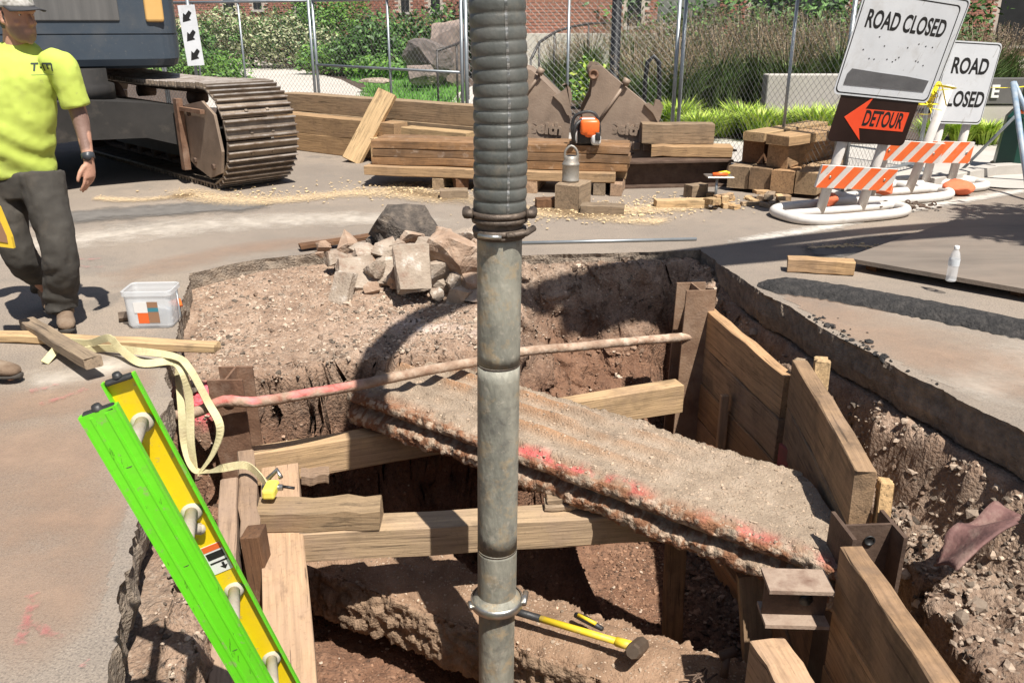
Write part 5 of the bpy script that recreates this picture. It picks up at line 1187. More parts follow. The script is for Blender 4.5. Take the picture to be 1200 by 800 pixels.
# small steel plate with a tool on a post
pp = G(838, 236); t = thing('plate_stand', 'small steel plate on a short post in front of the right stack', 'stand', pp)
tube('post', [V((pp.x, pp.y, 0)), V((pp.x, pp.y, .23))], .014, M['galv'], t, 8); box('plate', (pp.x+.03, pp.y+.06, .238), (.26, .22, .014), M['clamp'], t, M=Matrix.Identity(4))
tz_ = V((pp.x+.05, pp.y+.04, .262)); t = thing('hand_tool', 'yellow and orange hand tool lying on the small steel plate', 'tool', V((tz_.x, tz_.y, .246)))
tube('handle', [tz_+V((-.09, -.02, 0)), tz_+V((.0, -.01, .004)), tz_+V((.06, .0, 0))], [.016, .018, .014], M['saw_orange'], t, 8); tube('jaw', [tz_+V((-.02, .03, .004)), tz_+V((.05, .03, .01)), tz_+V((.09, .05, 0))], [.014, .018, .012], M['tape_yellow'], t, 8)
# offcut scraps
for i in range(26):
    px, py = random.uniform(832, 925), random.uniform(232, 246)
    if 918 < px: continue
    p = G(px, py); a = random.uniform(0, 3.1); L = random.uniform(.08, .24); d = V((math.cos(a), math.sin(a), random.uniform(-.06, .06)))
    h = random.uniform(.025, .06); zc = h + (.045 if i % 3 == 0 else 0)
    tag(timber('offcut', p-d*L/2+V((0, 0, zc)), p+d*L/2+V((0, 0, zc)), random.uniform(.04, .1), h, M[random.choice(['wood_new', 'wood_tan', 'wood_new', 'wood_grey'])]), 'small wood offcut in the scrap heap before the right stack', 'offcut', 'offcuts before the right stack')
# ================================================================ TRAFFIC SIGNS
def stripes(parent, Mx, W, Hh, name='stripe'):
    # orange slanted stripes proud of the board
    x = -W/2-Hh; k = 0; step = .2
    while x < W/2:
        pts = [(x, -Hh/2), (x+step/2*1.15, -Hh/2), (x+step/2*1.15+Hh*.75, Hh/2), (x+Hh*.75, Hh/2)]
        # clip to the board in x
        def clip(P, xc, keep_less):
            out = []
            for i in range(len(P)):
                a, b = P[i], P[(i+1) % len(P)]; ia = (a[0] <= xc) == keep_less; ib = (b[0] <= xc) == keep_less
                if ia: out.append(a)
                if ia != ib: t_ = (xc-a[0])/(b[0]-a[0]); out.append((xc, a[1]+t_*(b[1]-a[1])))
            return out
        pts = clip(pts, W/2-.004, True); pts = clip(pts, -W/2+.004, False) if len(pts) > 2 else []
        if len(pts) > 2: prism(name, pts, .003, Mx, M['orange_board'], parent)
        x += step
def barricade(label, base, yaw, lean, roll, W, signs, board_z, ring=(1.25, .72), post_h=1.0, leg_lean=0.0, postw=None):
    """posts on a flat ring base; signs = list of (kind, centre z, width, height, x offset)"""
    t = thing('road_closed_barricade', label, 'barricade', base, 'road barricades')
    w_ = V((math.cos(yaw), math.sin(yaw), 0)); n = V((math.sin(yaw), -math.cos(yaw), 0))   # n faces the viewer
    R3 = Matrix.Rotation(lean, 3, w_) @ Matrix.Rotation(roll, 3, n); ux = R3 @ w_; uz = R3 @ up; un = ux.cross(uz)
    b = V(base)
    # ring
    pts = []; rx, ry = ring[0]/2, ring[1]/2
    for k in range(48):
        a = 2*math.pi*k/48; e = .62; cx = math.copysign(abs(math.cos(a))**e, math.cos(a)); sy = math.copysign(abs(math.sin(a))**e, math.sin(a))
        pts.append(b+w_*rx*cx+n*ry*sy+V((0, 0, .047)))
    pts.append(pts[0]); tube('ring_base', pts, .045, M['white_plastic'], t, 12, False)
    tube('cross_bar', [b-w_*rx*.95+V((0, 0, .05)), b+w_*rx*.95+V((0, 0, .05))], .04, M['white_plastic'], t, 12)
    pw = postw or W*.27
    for s in (-1, 1):
        p0 = b+w_*s*pw+V((0, 0, .05)); p1 = p0+uz*post_h; tube('post', [p0, p0+uz*.3, p1], .043, M['white_plastic'], t, 14)
    def plane(z, x=0, off=.06): return frame(b+uz*z+ux*x+un*off+V((0, 0, .05)), ux, uz, un)
    for bz, bw, bh in board_z:
        Mx = plane(bz, 0, .052); bd = prism('striped_board', [(-bw/2, -bh/2), (bw/2, -bh/2), (bw/2, bh/2), (-bw/2, bh/2)], .022, Mx, M['white_plastic'], t); stripes(bd, Mx @ Matrix.Translation((0, 0, .0225)), bw, bh)
        for sx in (-bw*.36, bw*.36): lathe('bolt', Mx @ V((sx, 0, .024)), [(0, .006), (.012, .006), (.012, 0)], M['clamp'], bd, 8, axis=un)
    for kind, z, sw, sh, sx, off in signs:
        Mx = plane(z, sx, off); r = .045; pts = []
        for cx, cy, a0 in ((sw/2-r, -sh/2+r, -90), (sw/2-r, sh/2-r, 0), (-sw/2+r, sh/2-r, 90), (-sw/2+r, -sh/2+r, 180)):
            for k in range(5): a = math.radians(a0+22.5*k); pts.append((cx+r*math.cos(a), cy+r*math.sin(a)))
        sg = prism('sign_panel', pts, .004, Mx, M['dark_sign'] if kind == 'detour' else M['white_paint'], t)
        T = lambda z_: Mx @ Matrix.Translation((0, 0, z_))
        if kind != 'detour':
            o_ = [(x*.975+(0), y*.965) for x, y in pts]; i_ = [(x*.955, y*.94) for x, y in pts]; vs = [T(.0047) @ V((*p, 0)) for p in o_]+[T(.0047) @ V((*p, 0)) for p in i_]; n_ = len(o_)
            mesh('sign_border', vs, [(k, (k+1) % n_, n_+(k+1) % n_, n_+k) for k in range(n_)], M['black_paint'], sg)
        if kind == 'long':
            text('ROAD CLOSED', .19, T(.0046) @ Matrix.Translation((.0, sh*.235, 0)), M['black_paint'], sg, xs=.66, bold=.005)
            rr_ = [(-.415, -.06), (-.30, -.045), (.2, -.052), (.41, -.062), (.455, -.02), (.46, .045), (.1, .055), (-.35, .06), (-.40, .03)]
            prism('tape_cover', [(x*sw*.93, y) for x, y in [(-.46, -.065), (.44, -.06), (.455, .035), (.2, .05), (-.1, .055), (-.42, .065), (-.455, .02)]], .004, T(.0046) @ Matrix.Translation((0, -sh*.315, 0)), M['grey_tape'], sg)
            r_ = random.Random(4)
            for q in range(16): x, y = r_.uniform(-.4, .4)*sw, r_.uniform(-.16, .1)*sh; prism('rust_spot', [(x, y), (x+.012, y+.003), (x+.009, y+.013), (x-.002, y+.009)], .001, T(.0047), M['black_paint'], sg)
        if kind == 'square':
            text('ROAD', .21, T(.0046) @ Matrix.Translation((0, sh*.2, 0)), M['black_paint'], sg, xs=.74, bold=.006); text('CLOSED', .21, T(.0046) @ Matrix.Translation((0, -sh*.2, 0)), M['black_paint'], sg, xs=.70, bold=.006)
        if kind == 'detour':
            aw_, ah = sw*.80, sh*.40; xl = -sw*.38
            ar = [(xl, 0), (xl+sh*.58, sh*.44), (xl+sh*.46, ah/2*.98), (xl+aw_, ah/2), (xl+aw_, -ah/2), (xl+sh*.46, -ah/2*.98), (xl+sh*.58, -sh*.44)]
            prism('arrow', ar, .003, T(.0045), M['orange_sign'], sg); text('DETOUR', .185, T(.0078) @ Matrix.Translation((sw*.115, 0, 0)), M['black_paint'], sg, xs=.60, bold=.005)
    return t, (w_, n, b)
G1 = G(984, 252)
barricade('striped barricade carrying a large road closed sign above an orange detour arrow', (G1.x, G1.y, 0), math.radians(20), math.radians(9), math.radians(-6), 1.2, [('long', 1.43, 1.05, .82, -.035, .066), ('detour', .84, .86, .42, -.03, .058)], [(.32, .86, .2)], (1.25, .62), 1.5, postw=.23)
G2 = G(1042, 231)
barricade('striped barricade standing directly behind the detour sign', (G2.x, G2.y, 0), math.radians(20), math.radians(10), math.radians(-6), 1.2, [('long2', 1.45, .95, .80, -.45, .066)], [(.44, .80, .2)], (1.2, .7), 1.06, postw=.24)
G3 = G(1098, 220)
barricade('striped barricade with a square road closed sign beside the green lamp post', (G3.x, G3.y, 0), math.radians(14), math.radians(4), math.radians(-3), .7, [('square', 1.03, .62, .80, -.05, .066)], [(.34, .52, .22)], (.95, .6), .95, postw=.16)
for i, (x, y, lab) in enumerate(((968, 247, 'on the base of the detour barricade'), (1032, 232, 'behind the detour barricade'), (1122, 229, 'on the base of the square sign barricade'))):
    p = G(x, y); boulder('sandbag', 'orange sandbag lying '+lab, (p.x, p.y, .085), ((.1, .11, .16)[i], .14, .085), M['orange_bag'], cat='sandbag', sub=3, seed=20+i, amp=.2)
# chain in a heap
chn = thing('chain', 'dark rusty chain heaped beside the barricade base', 'chain', G(1058, 246))
for i in range(46):
    c_ = V((G(1058, 246).x+random.gauss(0, .17), G(1058, 246).y+random.gauss(0, .05), .02+abs(random.gauss(0, .02)))); a = random.uniform(0, 3.1); d = V((math.cos(a), math.sin(a), random.uniform(-.4, .4))).normalized(); e = d.cross(up).normalized()
    mesh('chain_link', *tube_geo([c_+d*.035*math.cos(q*math.pi/4)+e*.018*math.sin(q*math.pi/4) for q in range(9)], .007, 5, False), M['rust_dark'], chn)
# caution tape
tp = A(1086, 120, 7.9); t = thing('caution_tape', 'crumpled bunch of yellow caution tape tied behind the detour sign', 'caution tape', tp)
for i in range(9):
    c_ = tp+V((random.gauss(0, .05), random.gauss(0, .04), random.gauss(0, .05))); pts = [c_+V((random.gauss(0, .05), random.gauss(0, .05), random.gauss(0, .05))) for _ in range(4)]
    tube('tape_loop', catmull(pts, .02), .022, M['tape_yellow'], t, 6, flat=.12)
q = [A(1146, 101, 9.2), A(1165, 103, 9.3), A(1187, 103, 9.4), A(1230, 98, 9.7)]; tag(tube('caution_tape', q, .035, M['tape_yellow'], None, 6, flat=.06), 'yellow caution tape strung past the green lamp post', 'caution tape')
# folding stand at the right edge
sp_ = [A(1187, 97, 9.3), G(1206, 235)]; t = thing('folding_stand', 'scuffed blue and grey folding stand leaning by the green lamp post', 'stand', G(1200, 232))
tube('leg', [sp_[0], sp_[1]+V((0, 0, .02))], .03, M['blue_metal'], t, 8); tube('leg', [sp_[0]+V((.02, .02, 0)), G(1236, 215)+V((0, 0, .02))], .03, M['blue_metal'], t, 8)
tube('brace', [A(1190, 136, 9.3), G(1122, 206)+V((0, 0, .02))], .017, M['galv'], t, 8); tube('brace', [A(1192, 130, 9.35), A(1222, 136, 9.3)], .02, M['saw_orange'], t, 8)

# ================================================================ SMALL THINGS ON THE ROAD
# steel road plate, cold patch, bottle
pl_ = [G(988, 316), G(1250, 364), G(1500, 300), G(1120, 268)]
rp = mesh('road_plate', *multi([prism_geo([(p.x, p.y) for p in pl_], .03, Matrix.Translation((0, 0, .06)))]), M['plate']); tag(rp, 'large rusty steel road plate with the water bottle on it', 'road plate')
for a_, b_ in (((1010, 322), (1090, 300)), ((1180, 352), (1300, 330)), ((1120, 274), (1160, 278))):
    tag(timber('plate_shim', G(*a_)+V((.1, .1, .059)), G(*b_)+V((.1, .1, .059)), .08, .057, M['wood_wet']), 'flat shim timber under the steel road plate', 'shim', 'shims under the road plate')
a0 = np.array([tuple(G(888, 334)), tuple(G(960, 342)), tuple(G(1060, 360)), tuple(G(1150, 378)), tuple(G(1300, 410))]); pts = [V(p) for p in a0]; pth = catmull(pts, .03)
vs = []; fs = []; K = 11
for i, p in enumerate(pth):
    d = (pth[min(i+1, len(pth)-1)]-pth[max(i-1, 0)]).normalized(); n = V((-d.y, d.x, 0)); s = math.sqrt(min(1, (i+.3)/6))
    for k in range(K):
        e = 2*k/(K-1)-1; vs.append(p+n*e*.17*s*(1+.12*random.uniform(-1, 1))+V((0, 0, max(.002, .062*(1-e*e)*s+random.uniform(-.006, .006)*(1-abs(e))))))
for i in range(len(pth)-1):
    for k in range(K-1): fs.append((i*K+k, i*K+k+1, (i+1)*K+k+1, (i+1)*K+k))
tag(mesh('asphalt_ramp', vs, fs, M['cold_patch'], None, True), 'strip of fresh black asphalt laid along the road plate edge', 'asphalt strip')
# crumbled black edge near the pit
cp = []
for i in range(500):
    s = random.random(); x = 945+s*150; y = 378+s*95+random.gauss(0, 7); p = G(x+random.gauss(0, 10), y)
    if sd(np.array([p.x]), np.array([p.y]), PIT)[0] < -.01: cp.append((p.x, p.y, .004))
o = stuff(scatter('asphalt_crumbs', cp, np.abs(rng.normal(.006, .007, len(cp)))+.003, M['cold_patch'])); o['label'] = 'black asphalt crumbs along the pit edge'; o['category'] = 'rubble'
blk2 = timber('timber_block', G(923, 318)+V((0, .02, .1)), G(1003, 324)+V((0, .05, .1)), .11, .095, M['wood_tan']); tag(blk2, 'short timber block lying on the road before the steel plate', 'timber')
pb_ = G(1114, 329, .091); bz = pb_.z; t = thing('water_bottle', 'clear plastic water bottle standing on the steel road plate', 'bottle', pb_)
pr_ = [(0, .002), (.028, 0), (.033, .006)]
for k in range(9): z = .014+.009*k; pr_ += [(.033, z), (.0315, z+.0045)]
pr_ += [(.0335, .1), (.0335, .15), (.031, .165), (.024, .19), (.014, .208), (.0135, .218)]
lathe('bottle_wall', pb_, pr_, M['bottle'], t, 20); lathe('label', pb_, [(.0342, .104), (.0342, .148)], M['bottle_label'], t, 20); lathe('cap', pb_, [(.016, .212), (.016, .23), (.013, .233), (0, .233)], M['label_white'], t, 16)
tag(tube('steel_rod', [G(596, 287)+V((0, 0, .014)), G(816, 282)+V((0, 0, .014))], .013, M['galv'], None, 8), 'long thin steel rod lying along the far pit edge', 'rod')
tag(timber('old_board', G(352, 294)+V((0, 0, .05)), G(450, 285)+V((0, 0, .09)), .09, .035, M['wood_wet']), 'old dark board sticking out from under the rubble heap', 'board')
# tub
tp = G(176, 386); t = thing('plastic_tub', 'clear plastic tub with a label and oddments inside on the road', 'tub', tp)
yaw = .06; wx_, wy = V((math.cos(yaw), math.sin(yaw), 0)), V((-math.sin(yaw), math.cos(yaw), 0)); cy = tp+wy*.10
def rrect(w_, d_, r, z):
    return [cy+wx_*x+wy*y+V((0, 0, z)) for x, y in rr(-w_/2, w_/2, -d_/2, d_/2, r)]
rings = [rrect(.235, .165, .03, .003), rrect(.24, .17, .03, .012), rrect(.265, .19, .03, .19), rrect(.27, .195, .03, .192), rrect(.285, .205, .03, .2), rrect(.285, .205, .03, .225), rrect(.275, .195, .03, .228), rrect(.262, .186, .028, .222), rrect(.256, .18, .028, .02)]
vs = [p for r_ in rings for p in r_]; fs = [(i*24+k, i*24+(k+1) % 24, (i+1)*24+(k+1) % 24, (i+1)*24+k) for i in range(len(rings)-1) for k in range(24)]+[tuple(range(24))]
mesh('tub_wall', vs, fs, M['tub'], t, False)
boulder('contents', None, cy+V((.02, 0, .075)), (.1, .065, .068), M['tub_fill'], parent=t, sub=3, seed=31)
LM = frame(cy-wy*.0935+V((.0, 0, .105)), wx_, V((0, -.05, 1)).normalized(), wx_.cross(V((0, -.05, 1)).normalized()))
for nm, x0_, x1_, y0_, y1_, m_ in (('label', -.075, .0, -.005, .06, 'label_white'), ('label', .001, .06, .025, .06, 'label_brown'), ('label', .001, .06, -.0, .024, 'label_teal'), ('label', -.06, .0, -.07, -.006, 'label_orange'), ('label', .001, .06, -.068, -.001, 'label_brown')):
    prism(nm, [(x0_, y0_), (x1_, y0_), (x1_, y1_), (x0_, y1_)], .0015, LM, M[m_], t)
tube('wire_handle', catmull([cy+wx_*.145+V((0, 0, .2)), cy+wx_*.165+wy*-.05+V((0, 0, .12)), cy+wx_*.17+wy*-.06+V((0, 0, .05))], .02), .004, M['galv'], t, 6)
pg = G(207, 362); boulder('rubber_cap', 'small orange rubber cap lying behind the tub', (pg.x, pg.y, .035), (.055, .05, .035), M['saw_orange'], cat='cap', sub=3, seed=40, amp=.1)
pg = G(146, 377); t = thing('hammer', 'hammer head and stub of handle beside the plastic tub', 'hammer', pg); tube('head', [pg+V((-.03, 0, .03)), pg+V((.02, .02, .03))], .03, M['hammer_steel'], t, 8, smooth=False); tube('handle', [pg+V((.0, .01, .03)), pg+V((.09, .1, .03))], .014, M['wood_new'], t, 8)
# lumber at the left edge
tag(timber('lumber', G(-60, 396)+V((0, 0, .045)), G(255, 412)+V((0, 0, .045)), .085, .042, M['wood_new']), 'long pale two-by-four reaching out over the pit edge', 'lumber')
tag(timber('lumber', G(34, 386)+V((0, 0, .07)), G(113, 447)+V((0, 0, .13)), .085, .055, M['wood_grey']), 'short dark post lying across the pale two-by-four', 'lumber')
# ratchet strap
def ribbon(name, pts, wd, m, parent=None, twist=0.0, th=.003):
    P = catmull(pts, .02); vs = []; fs = []
    for i, p in enumerate(P):
        d = (P[min(i+1, len(P)-1)]-P[max(i-1, 0)]).normalized(); view = (p-V((0, 0, CAMH))).normalized(); a = .5+.8*math.sin(i*.09+twist)
        s = d.cross(V((.3*math.sin(i*.05), -.6, .8))).normalized(); s = (Matrix.Rotation(a*.8, 3, d) @ s)
        n_ = d.cross(s); vs += [p-s*wd/2-n_*th, p+s*wd/2-n_*th, p+s*wd/2+n_*th, p-s*wd/2+n_*th]
    for i in range(len(P)-1):
        for k in range(4): fs.append((i*4+k, i*4+(k+1) % 4, (i+1)*4+(k+1) % 4, (i+1)*4+k))
    return mesh(name, vs, fs, m, parent, False)
st = thing('ratchet_strap', 'dusty yellow ratchet strap hanging in loops over the pit edge', 'strap', G(150, 405))
def gz(x, y, z): return G(x, y, z)
ribbon('webbing', [gz(52, 425, .01), gz(75, 402, .06), gz(105, 402, .06), gz(128, 396, .12), gz(140, 408, .07), gz(165, 425, .03), gz(200, 424, .03), gz(214, 436, .0), A(222, 470, 4.0), A(224, 520, 3.95), A(229, 553, 3.9)], .04, M['strap'], st, 0)
ribbon('webbing', [gz(90, 412, .02), gz(120, 408, .03), gz(160, 411, .05), gz(205, 418, .06), gz(222, 432, .02), A(243, 470, 3.98), A(258, 500, 3.93), A(250, 530, 3.9), A(232, 556, 3.86)], .04, M['strap'], st, 1.2)
ribbon('webbing', [A(205, 420, 4.25), A(212, 470, 4.02), A(216, 520, 3.96), A(226, 548, 3.9), A(240, 553, 3.84), gz(262, 548, -.34), gz(288, 545, -.37), gz(305, 558, -.38), gz(316, 575, -.40)], .038, M['strap'], st, 2.0)
rb = gz(318, 580, -.42); q = box('ratchet', rb+V((.0, .0, .03)), (.06, .11, .05), M['strap_yellow'], st, M=Matrix.Identity(4), bev=.012, seg=2); tube('ratchet_handle', [rb+V((-.03, .06, .05)), rb+V((.01, .1, .08)), rb+V((.035, .06, .06))], .012, M['clamp'], q, 8); tube('ratchet_spool', [rb+V((-.045, .02, .03)), rb+V((.05, .02, .03))], .016, M['clamp'], q, 10)
tube('hook', [rb+V((.03, .05, .02)), rb+V((.1, .04, .015))], .008, M['black_metal'], q, 6)
# sledgehammer and knife on the lower duct
zs = -.955; h0, h1 = G(588, 711, zs+.03), G(742, 757, zs+.04); t = thing('sledgehammer', 'sledgehammer with yellow and black handle lying on the lower duct', 'hammer', h1)
hd = (h1-h0).normalized(); tube('grip', [h0, h0+hd*.2], .018, M['black_plastic'], t, 10); tube('handle', [h0+hd*.2, h1], .0165, M['hammer_yellow'], t, 10); tube('collar', [h1-hd*.08, h1-hd*.0], .022, M['hammer_yellow'], t, 10)
hn = hd.cross(up).normalized(); hu = (up*.35+hn*-.2).normalized(); hx = (hn*.9+up*.42).normalized()
tube('hammer_head', [h1+hd*.02-hx*.085, h1+hd*.02-hx*.07, h1+hd*.02+hx*.07, h1+hd*.02+hx*.085], [.03, .036, .036, .03], M['hammer_steel'], t, 8, smooth=False)
k0, k1 = G(674, 724, zs), G(706, 741, zs); t = thing('utility_knife', 'yellow and black utility knife beside the sledgehammer handle', 'knife', k0)
kd = (k1-k0).normalized(); tube('knife_body', [k0+V((0, 0, .02)), k0.lerp(k1, .35)+V((0, 0, .025)), k1+V((0, 0, .02))], [.013, .018, .011], M['black_plastic'], t, 8); tube('knife_inlay', [k0.lerp(k1, .1)+V((0, -.008, .034)), k0.lerp(k1, .75)+V((0, -.008, .036))], .009, M['hammer_yellow'], t, 8)
pf = G(848, 792, zs); t = thing('pipe_fitting', 'small dark brass fitting standing on the lower duct by the lagging', 'fitting', pf); tube('fitting_stem', [pf, pf+V((.01, .02, .09))], .018, M['rust_dark'], t, 8); tube('fitting_cap', [pf+V((-.02, .02, .09)), pf+V((.05, .03, .11))], .022, M['rust_dark'], t, 8)
for i in range(9):
    p = G(822+random.uniform(-14, 14), 793+random.uniform(-4, 8), zs); a = random.uniform(0, 3); d = V((math.cos(a), math.sin(a), .1))*.035
    tag(tube('nail', [p-d+V((0, 0, .012)), p+d+V((0, 0, .012))], .004, M['rust_dark'], None, 5), 'loose nail lying on the lower duct by the fitting', 'nail', 'loose nails')
# torn red sheet on the right soil slope
ps = G(1155, 668, -.30); vs = []; fs = []
for i in range(19):
    for j in range(13):
        u_p, v_p = i/18, j/12; vs.append(ps+V((-.17+.36*u_p, -.10+.2*v_p+.18*u_p, .03+.05*math.sin(u_p*3)+.035*math.cos(v_p*4)+.10*u_p+.03*math.sin(u_p*11+v_p*5)*v_p+random.gauss(0, .001))))
for i in range(18):
    for j in range(12):
        if not (i > 13 and j < i-13) and not (i < 4 and j > 8+i): fs.append((i*13+j, i*13+j+1, (i+1)*13+j+1, (i+1)*13+j))
o = mesh('torn_sheet', vs, fs, mat('torn', [(.11, .055, .05), (.17, .085, .075), (.26, .17, .14)], 12, .8, .4, 60), None, True); o.modifiers.new('s', 'SOLIDIFY').thickness = .008; tag(o, 'torn reddish membrane sticking out of the soil slope', 'sheet')

# ================================================================ RUBBLE HEAP
def chunk(px, py, z, sx, sy, sz, m, seed, lab, rx=0.0, rz=0.0, flat=False):
    p = G(px, py, z); bm = bmesh.new()
    r = np.random.default_rng(seed)
    n_ = 13 if not flat else 10; Q = r.uniform(-1, 1, (n_, 3))
    if flat: Q = np.concatenate([np.array([(a_, b_, c_) for a_ in (-1, 1) for b_ in (-1, 1) for c_ in (-1, 1)])*r.uniform(.72, 1.0, (8, 3)), Q*.95])
    else: Q = Q/np.maximum(.75, np.linalg.norm(Q, axis=1))[:, None]
    for q in Q: bm.verts.new(tuple(q))
    h_ = bmesh.ops.convex_hull(bm, input=list(bm.verts)); bmesh.ops.delete(bm, geom=[v for v in bm.verts if not v.link_faces], context='VERTS')
    bmesh.ops.subdivide_edges(bm, edges=bm.edges, cuts=3, use_grid_fill=True)
    Pn = np.array([tuple(v.co) for v in bm.verts])
    Pn = Pn*(1+.07*fbm(Pn, 3.0, 3, seed*2.3)+.07*fbm(Pn, 9, 3, seed*1.3))[:, None]*np.array([sx, sy, sz])*1.18
    for v, q in zip(bm.verts, Pn): v.co = q
    o = from_bm('concrete_chunk', bm, M[m], None, False, M=Matrix.Translation(p) @ Matrix.Rotation(rz, 4, 'Z') @ Matrix.Rotation(rx, 4, 'X'))
    return tag(o, lab, 'rubble', 'rubble heap')
GL = 'broken concrete chunk in the rubble heap at the pit edge'
chunk(474, 272, .16, .24, .2, .2, 'tarmac_lump', 1, 'large dark tarmac lump on top of the rubble heap')
chunk(462, 283, .10, .16, .13, .09, 'tarmac_lump', 2, 'low dark tarmac lump beside the large one in the heap')
chunk(532, 297, .14, .2, .15, .21, 'rubble_red', 3, 'big reddish chunk of concrete in the rubble heap next to the hose')
chunk(545, 286, .12, .15, .12, .1, 'rubble', 4, 'white crusted chunk behind the big reddish one')
chunk(404, 284, .07, .10, .08, .12, 'rubble_red', 5, 'tall reddish white chunk standing at the outer end of the heap')
chunk(484, 313, .10, .11, .035, .15, 'rubble', 6, 'flat slab of concrete leaning up in the middle of the heap', -.5, .35, True)
chunk(417, 321, -.02, .12, .035, .12, 'rubble', 7, 'square slab leaning at the outer foot of the heap', -.6, .3, True)
chunk(446, 322, -.03, .13, .04, .075, 'rubble', 8, 'low slab lying at the front of the heap', -.5, -.05, True)
chunk(402, 337, -.06, .07, .035, .11, 'rubble', 9, 'narrow stone standing in front of the heap', -.5, -.5, True)
chunk(465, 300, .06, .09, .06, .13, 'rubble', 10, 'pale crusted stone left of the leaning slab', .2, .4)
for i, (x, y, z, s, m) in enumerate(((432, 302, .05, .10, 'rubble'), (450, 297, .08, .11, 'rubble'), (500, 293, .12, .10, 'rubble'), (514, 275, .14, .09, 'rubble_red'), (508, 308, .05, .08, 'rubble_red'), (396, 303, .03, .08, 'rubble'), (432, 309, .02, .07, 'rubble_red'), (524, 318, -.0, .09, 'rubble'), (545, 320, -.0, .1, 'rubble'), (537, 332, -.04, .07, 'rubble'), (460, 322, -.02, .07, 'rubble'), (497, 332, -.06, .07, 'rubble'), (478, 297, .06, .09, 'rubble_red'), (415, 300, .02, .08, 'rubble_red'), (548, 302, .06, .1, 'rubble'), (516, 334, -.08, .09, 'rubble'), (555, 338, -.08, .11, 'rubble'), (535, 345, -.1, .09, 'rubble'), (378, 292, .03, .06, 'rubble_red'), (375, 298, .01, .03, 'rubble_red'), (440, 285, .06, .09, 'tarmac_lump'), (492, 284, .1, .1, 'rubble'), (488, 322, -.03, .08, 'rubble'), (560, 312, .0, .1, 'rubble_red'), (575, 322, -.03, .1, 'rubble'), (455, 308, .03, .08, 'rubble'), (425, 296, .05, .09, 'rubble'), (470, 322, .0, .09, 'rubble_red'), (440, 312, .03, .09, 'rubble'), (508, 322, .02, .1, 'rubble'), (520, 304, .07, .1, 'rubble'), (483, 284, .13, .09, 'rubble_red'), (554, 276, .13, .1, 'rubble'), (566, 292, .09, .12, 'rubble_red'), (552, 330, -.03, .08, 'rubble_red'), (412, 312, .01, .08, 'rubble'), (472, 338, -.07, .05, 'rubble'), (510, 345, -.1, .06, 'rubble'), (436, 338, -.09, .05, 'rubble_red'))):
    chunk(x, y, z, s*random.uniform(.9, 1.4), s*random.uniform(.8, 1.15), s*random.uniform(.7, 1.15), m, 60+i, ('dark tarmac piece low in the rubble heap' if m == 'tarmac_lump' else ('small ' if s < .075 else 'medium ' if s < .095 else 'large ')+('pale' if m == 'rubble' else 'reddish')+' concrete chunk in the rubble heap, '+('at its outer end' if x < 425 else 'below the dark tarmac lump' if x < 500 and y < 310 else 'at the front foot of the heap' if y > 325 else 'beside the big reddish chunk' if x > 505 else 'around the leaning slabs')), random.uniform(-.4, .4), random.uniform(0, 3))

# ================================================================ PEOPLE
def limb(pts, rads, n=14, flat=1.0): return tube_geo(catmull([V(p) for p in pts], .03), list(np.interp(np.linspace(0, 1, len(catmull([V(p) for p in pts], .03))), np.linspace(0, 1, len(rads)), rads)), n, True, flat)
def rings_geo(rings, n=20):
    vs = []; fs = []
    for c_, a, b, xd, yd in rings:
        for k in range(n): t_ = 2*math.pi*k/n; vs.append(V(c_)+V(xd)*a*math.cos(t_)+V(yd)*b*math.sin(t_))
    for i in range(len(rings)-1):
        for k in range(n): fs.append((i*n+k, i*n+(k+1) % n, (i+1)*n+(k+1) % n, (i+1)*n+k))
    fs.append(tuple(range(n-1, -1, -1))); fs.append(tuple((len(rings)-1)*n+k for k in range(n))); return vs, fs
def remesh(geos, vox, name, m, parent, smooth_it=4, disp=None, colf=None):
    v, f = multi(geos); me = bpy.data.meshes.new('tmp'); me.from_pydata([tuple(q) for q in v], [], f); bm = bmesh.new(); bm.from_mesh(me); bmesh.ops.recalc_face_normals(bm, faces=bm.faces); bm.to_mesh(me); bm.free()
    o = bpy.data.objects.new('tmp', me); COL.objects.link(o); r = o.modifiers.new('r', 'REMESH'); r.mode = 'VOXEL'; r.voxel_size = vox
    s = o.modifiers.new('s', 'SMOOTH'); s.factor = .5; s.iterations = smooth_it
    dg = bpy.context.evaluated_depsgraph_get(); dg.update(); m2 = bpy.data.meshes.new_from_object(o.evaluated_get(dg)); bpy.data.objects.remove(o)
    co = np.empty(len(m2.vertices)*3, np.float32); m2.vertices.foreach_get('co', co); co = co.reshape(-1, 3); nr_ = np.empty(len(m2.vertices)*3, np.float32); m2.vertices.foreach_get('normal', nr_); nr_ = nr_.reshape(-1, 3)
    if disp is not None: co = co+nr_*disp(co)[:, None]; m2.vertices.foreach_set('co', co.astype(np.float32).ravel())
    m2.name = name; m2.materials.clear(); m2.materials.append(m); m2.polygons.foreach_set('use_smooth', [True]*len(m2.polygons))
    a_ = m2.color_attributes.new('col', 'FLOAT_COLOR', 'POINT'); cc_ = np.ones((len(co), 4), np.float32)
    if colf is not None: cc_[:, :3] = colf(co)
    a_.data.foreach_set('color', cc_.ravel()); return fin(bpy.data.objects.new(name, m2), parent)
def drape(o, target):
    from mathutils.bvhtree import BVHTree
    t = BVHTree.FromPolygons([v.co.copy() for v in target.data.vertices], [p.vertices[:] for p in target.data.polygons]); tm = wm(target); Mi = o.matrix_basis
    for v in o.data.vertices:
        p = Mi @ v.co; h = t.ray_cast(tm.inverted() @ V((p.x, p.y-1, p.z)), V((0, 1, 0)))
        if h[0] is not None: v.co = Mi.inverted() @ (tm @ h[0] + V((0, -.0025, 0)))
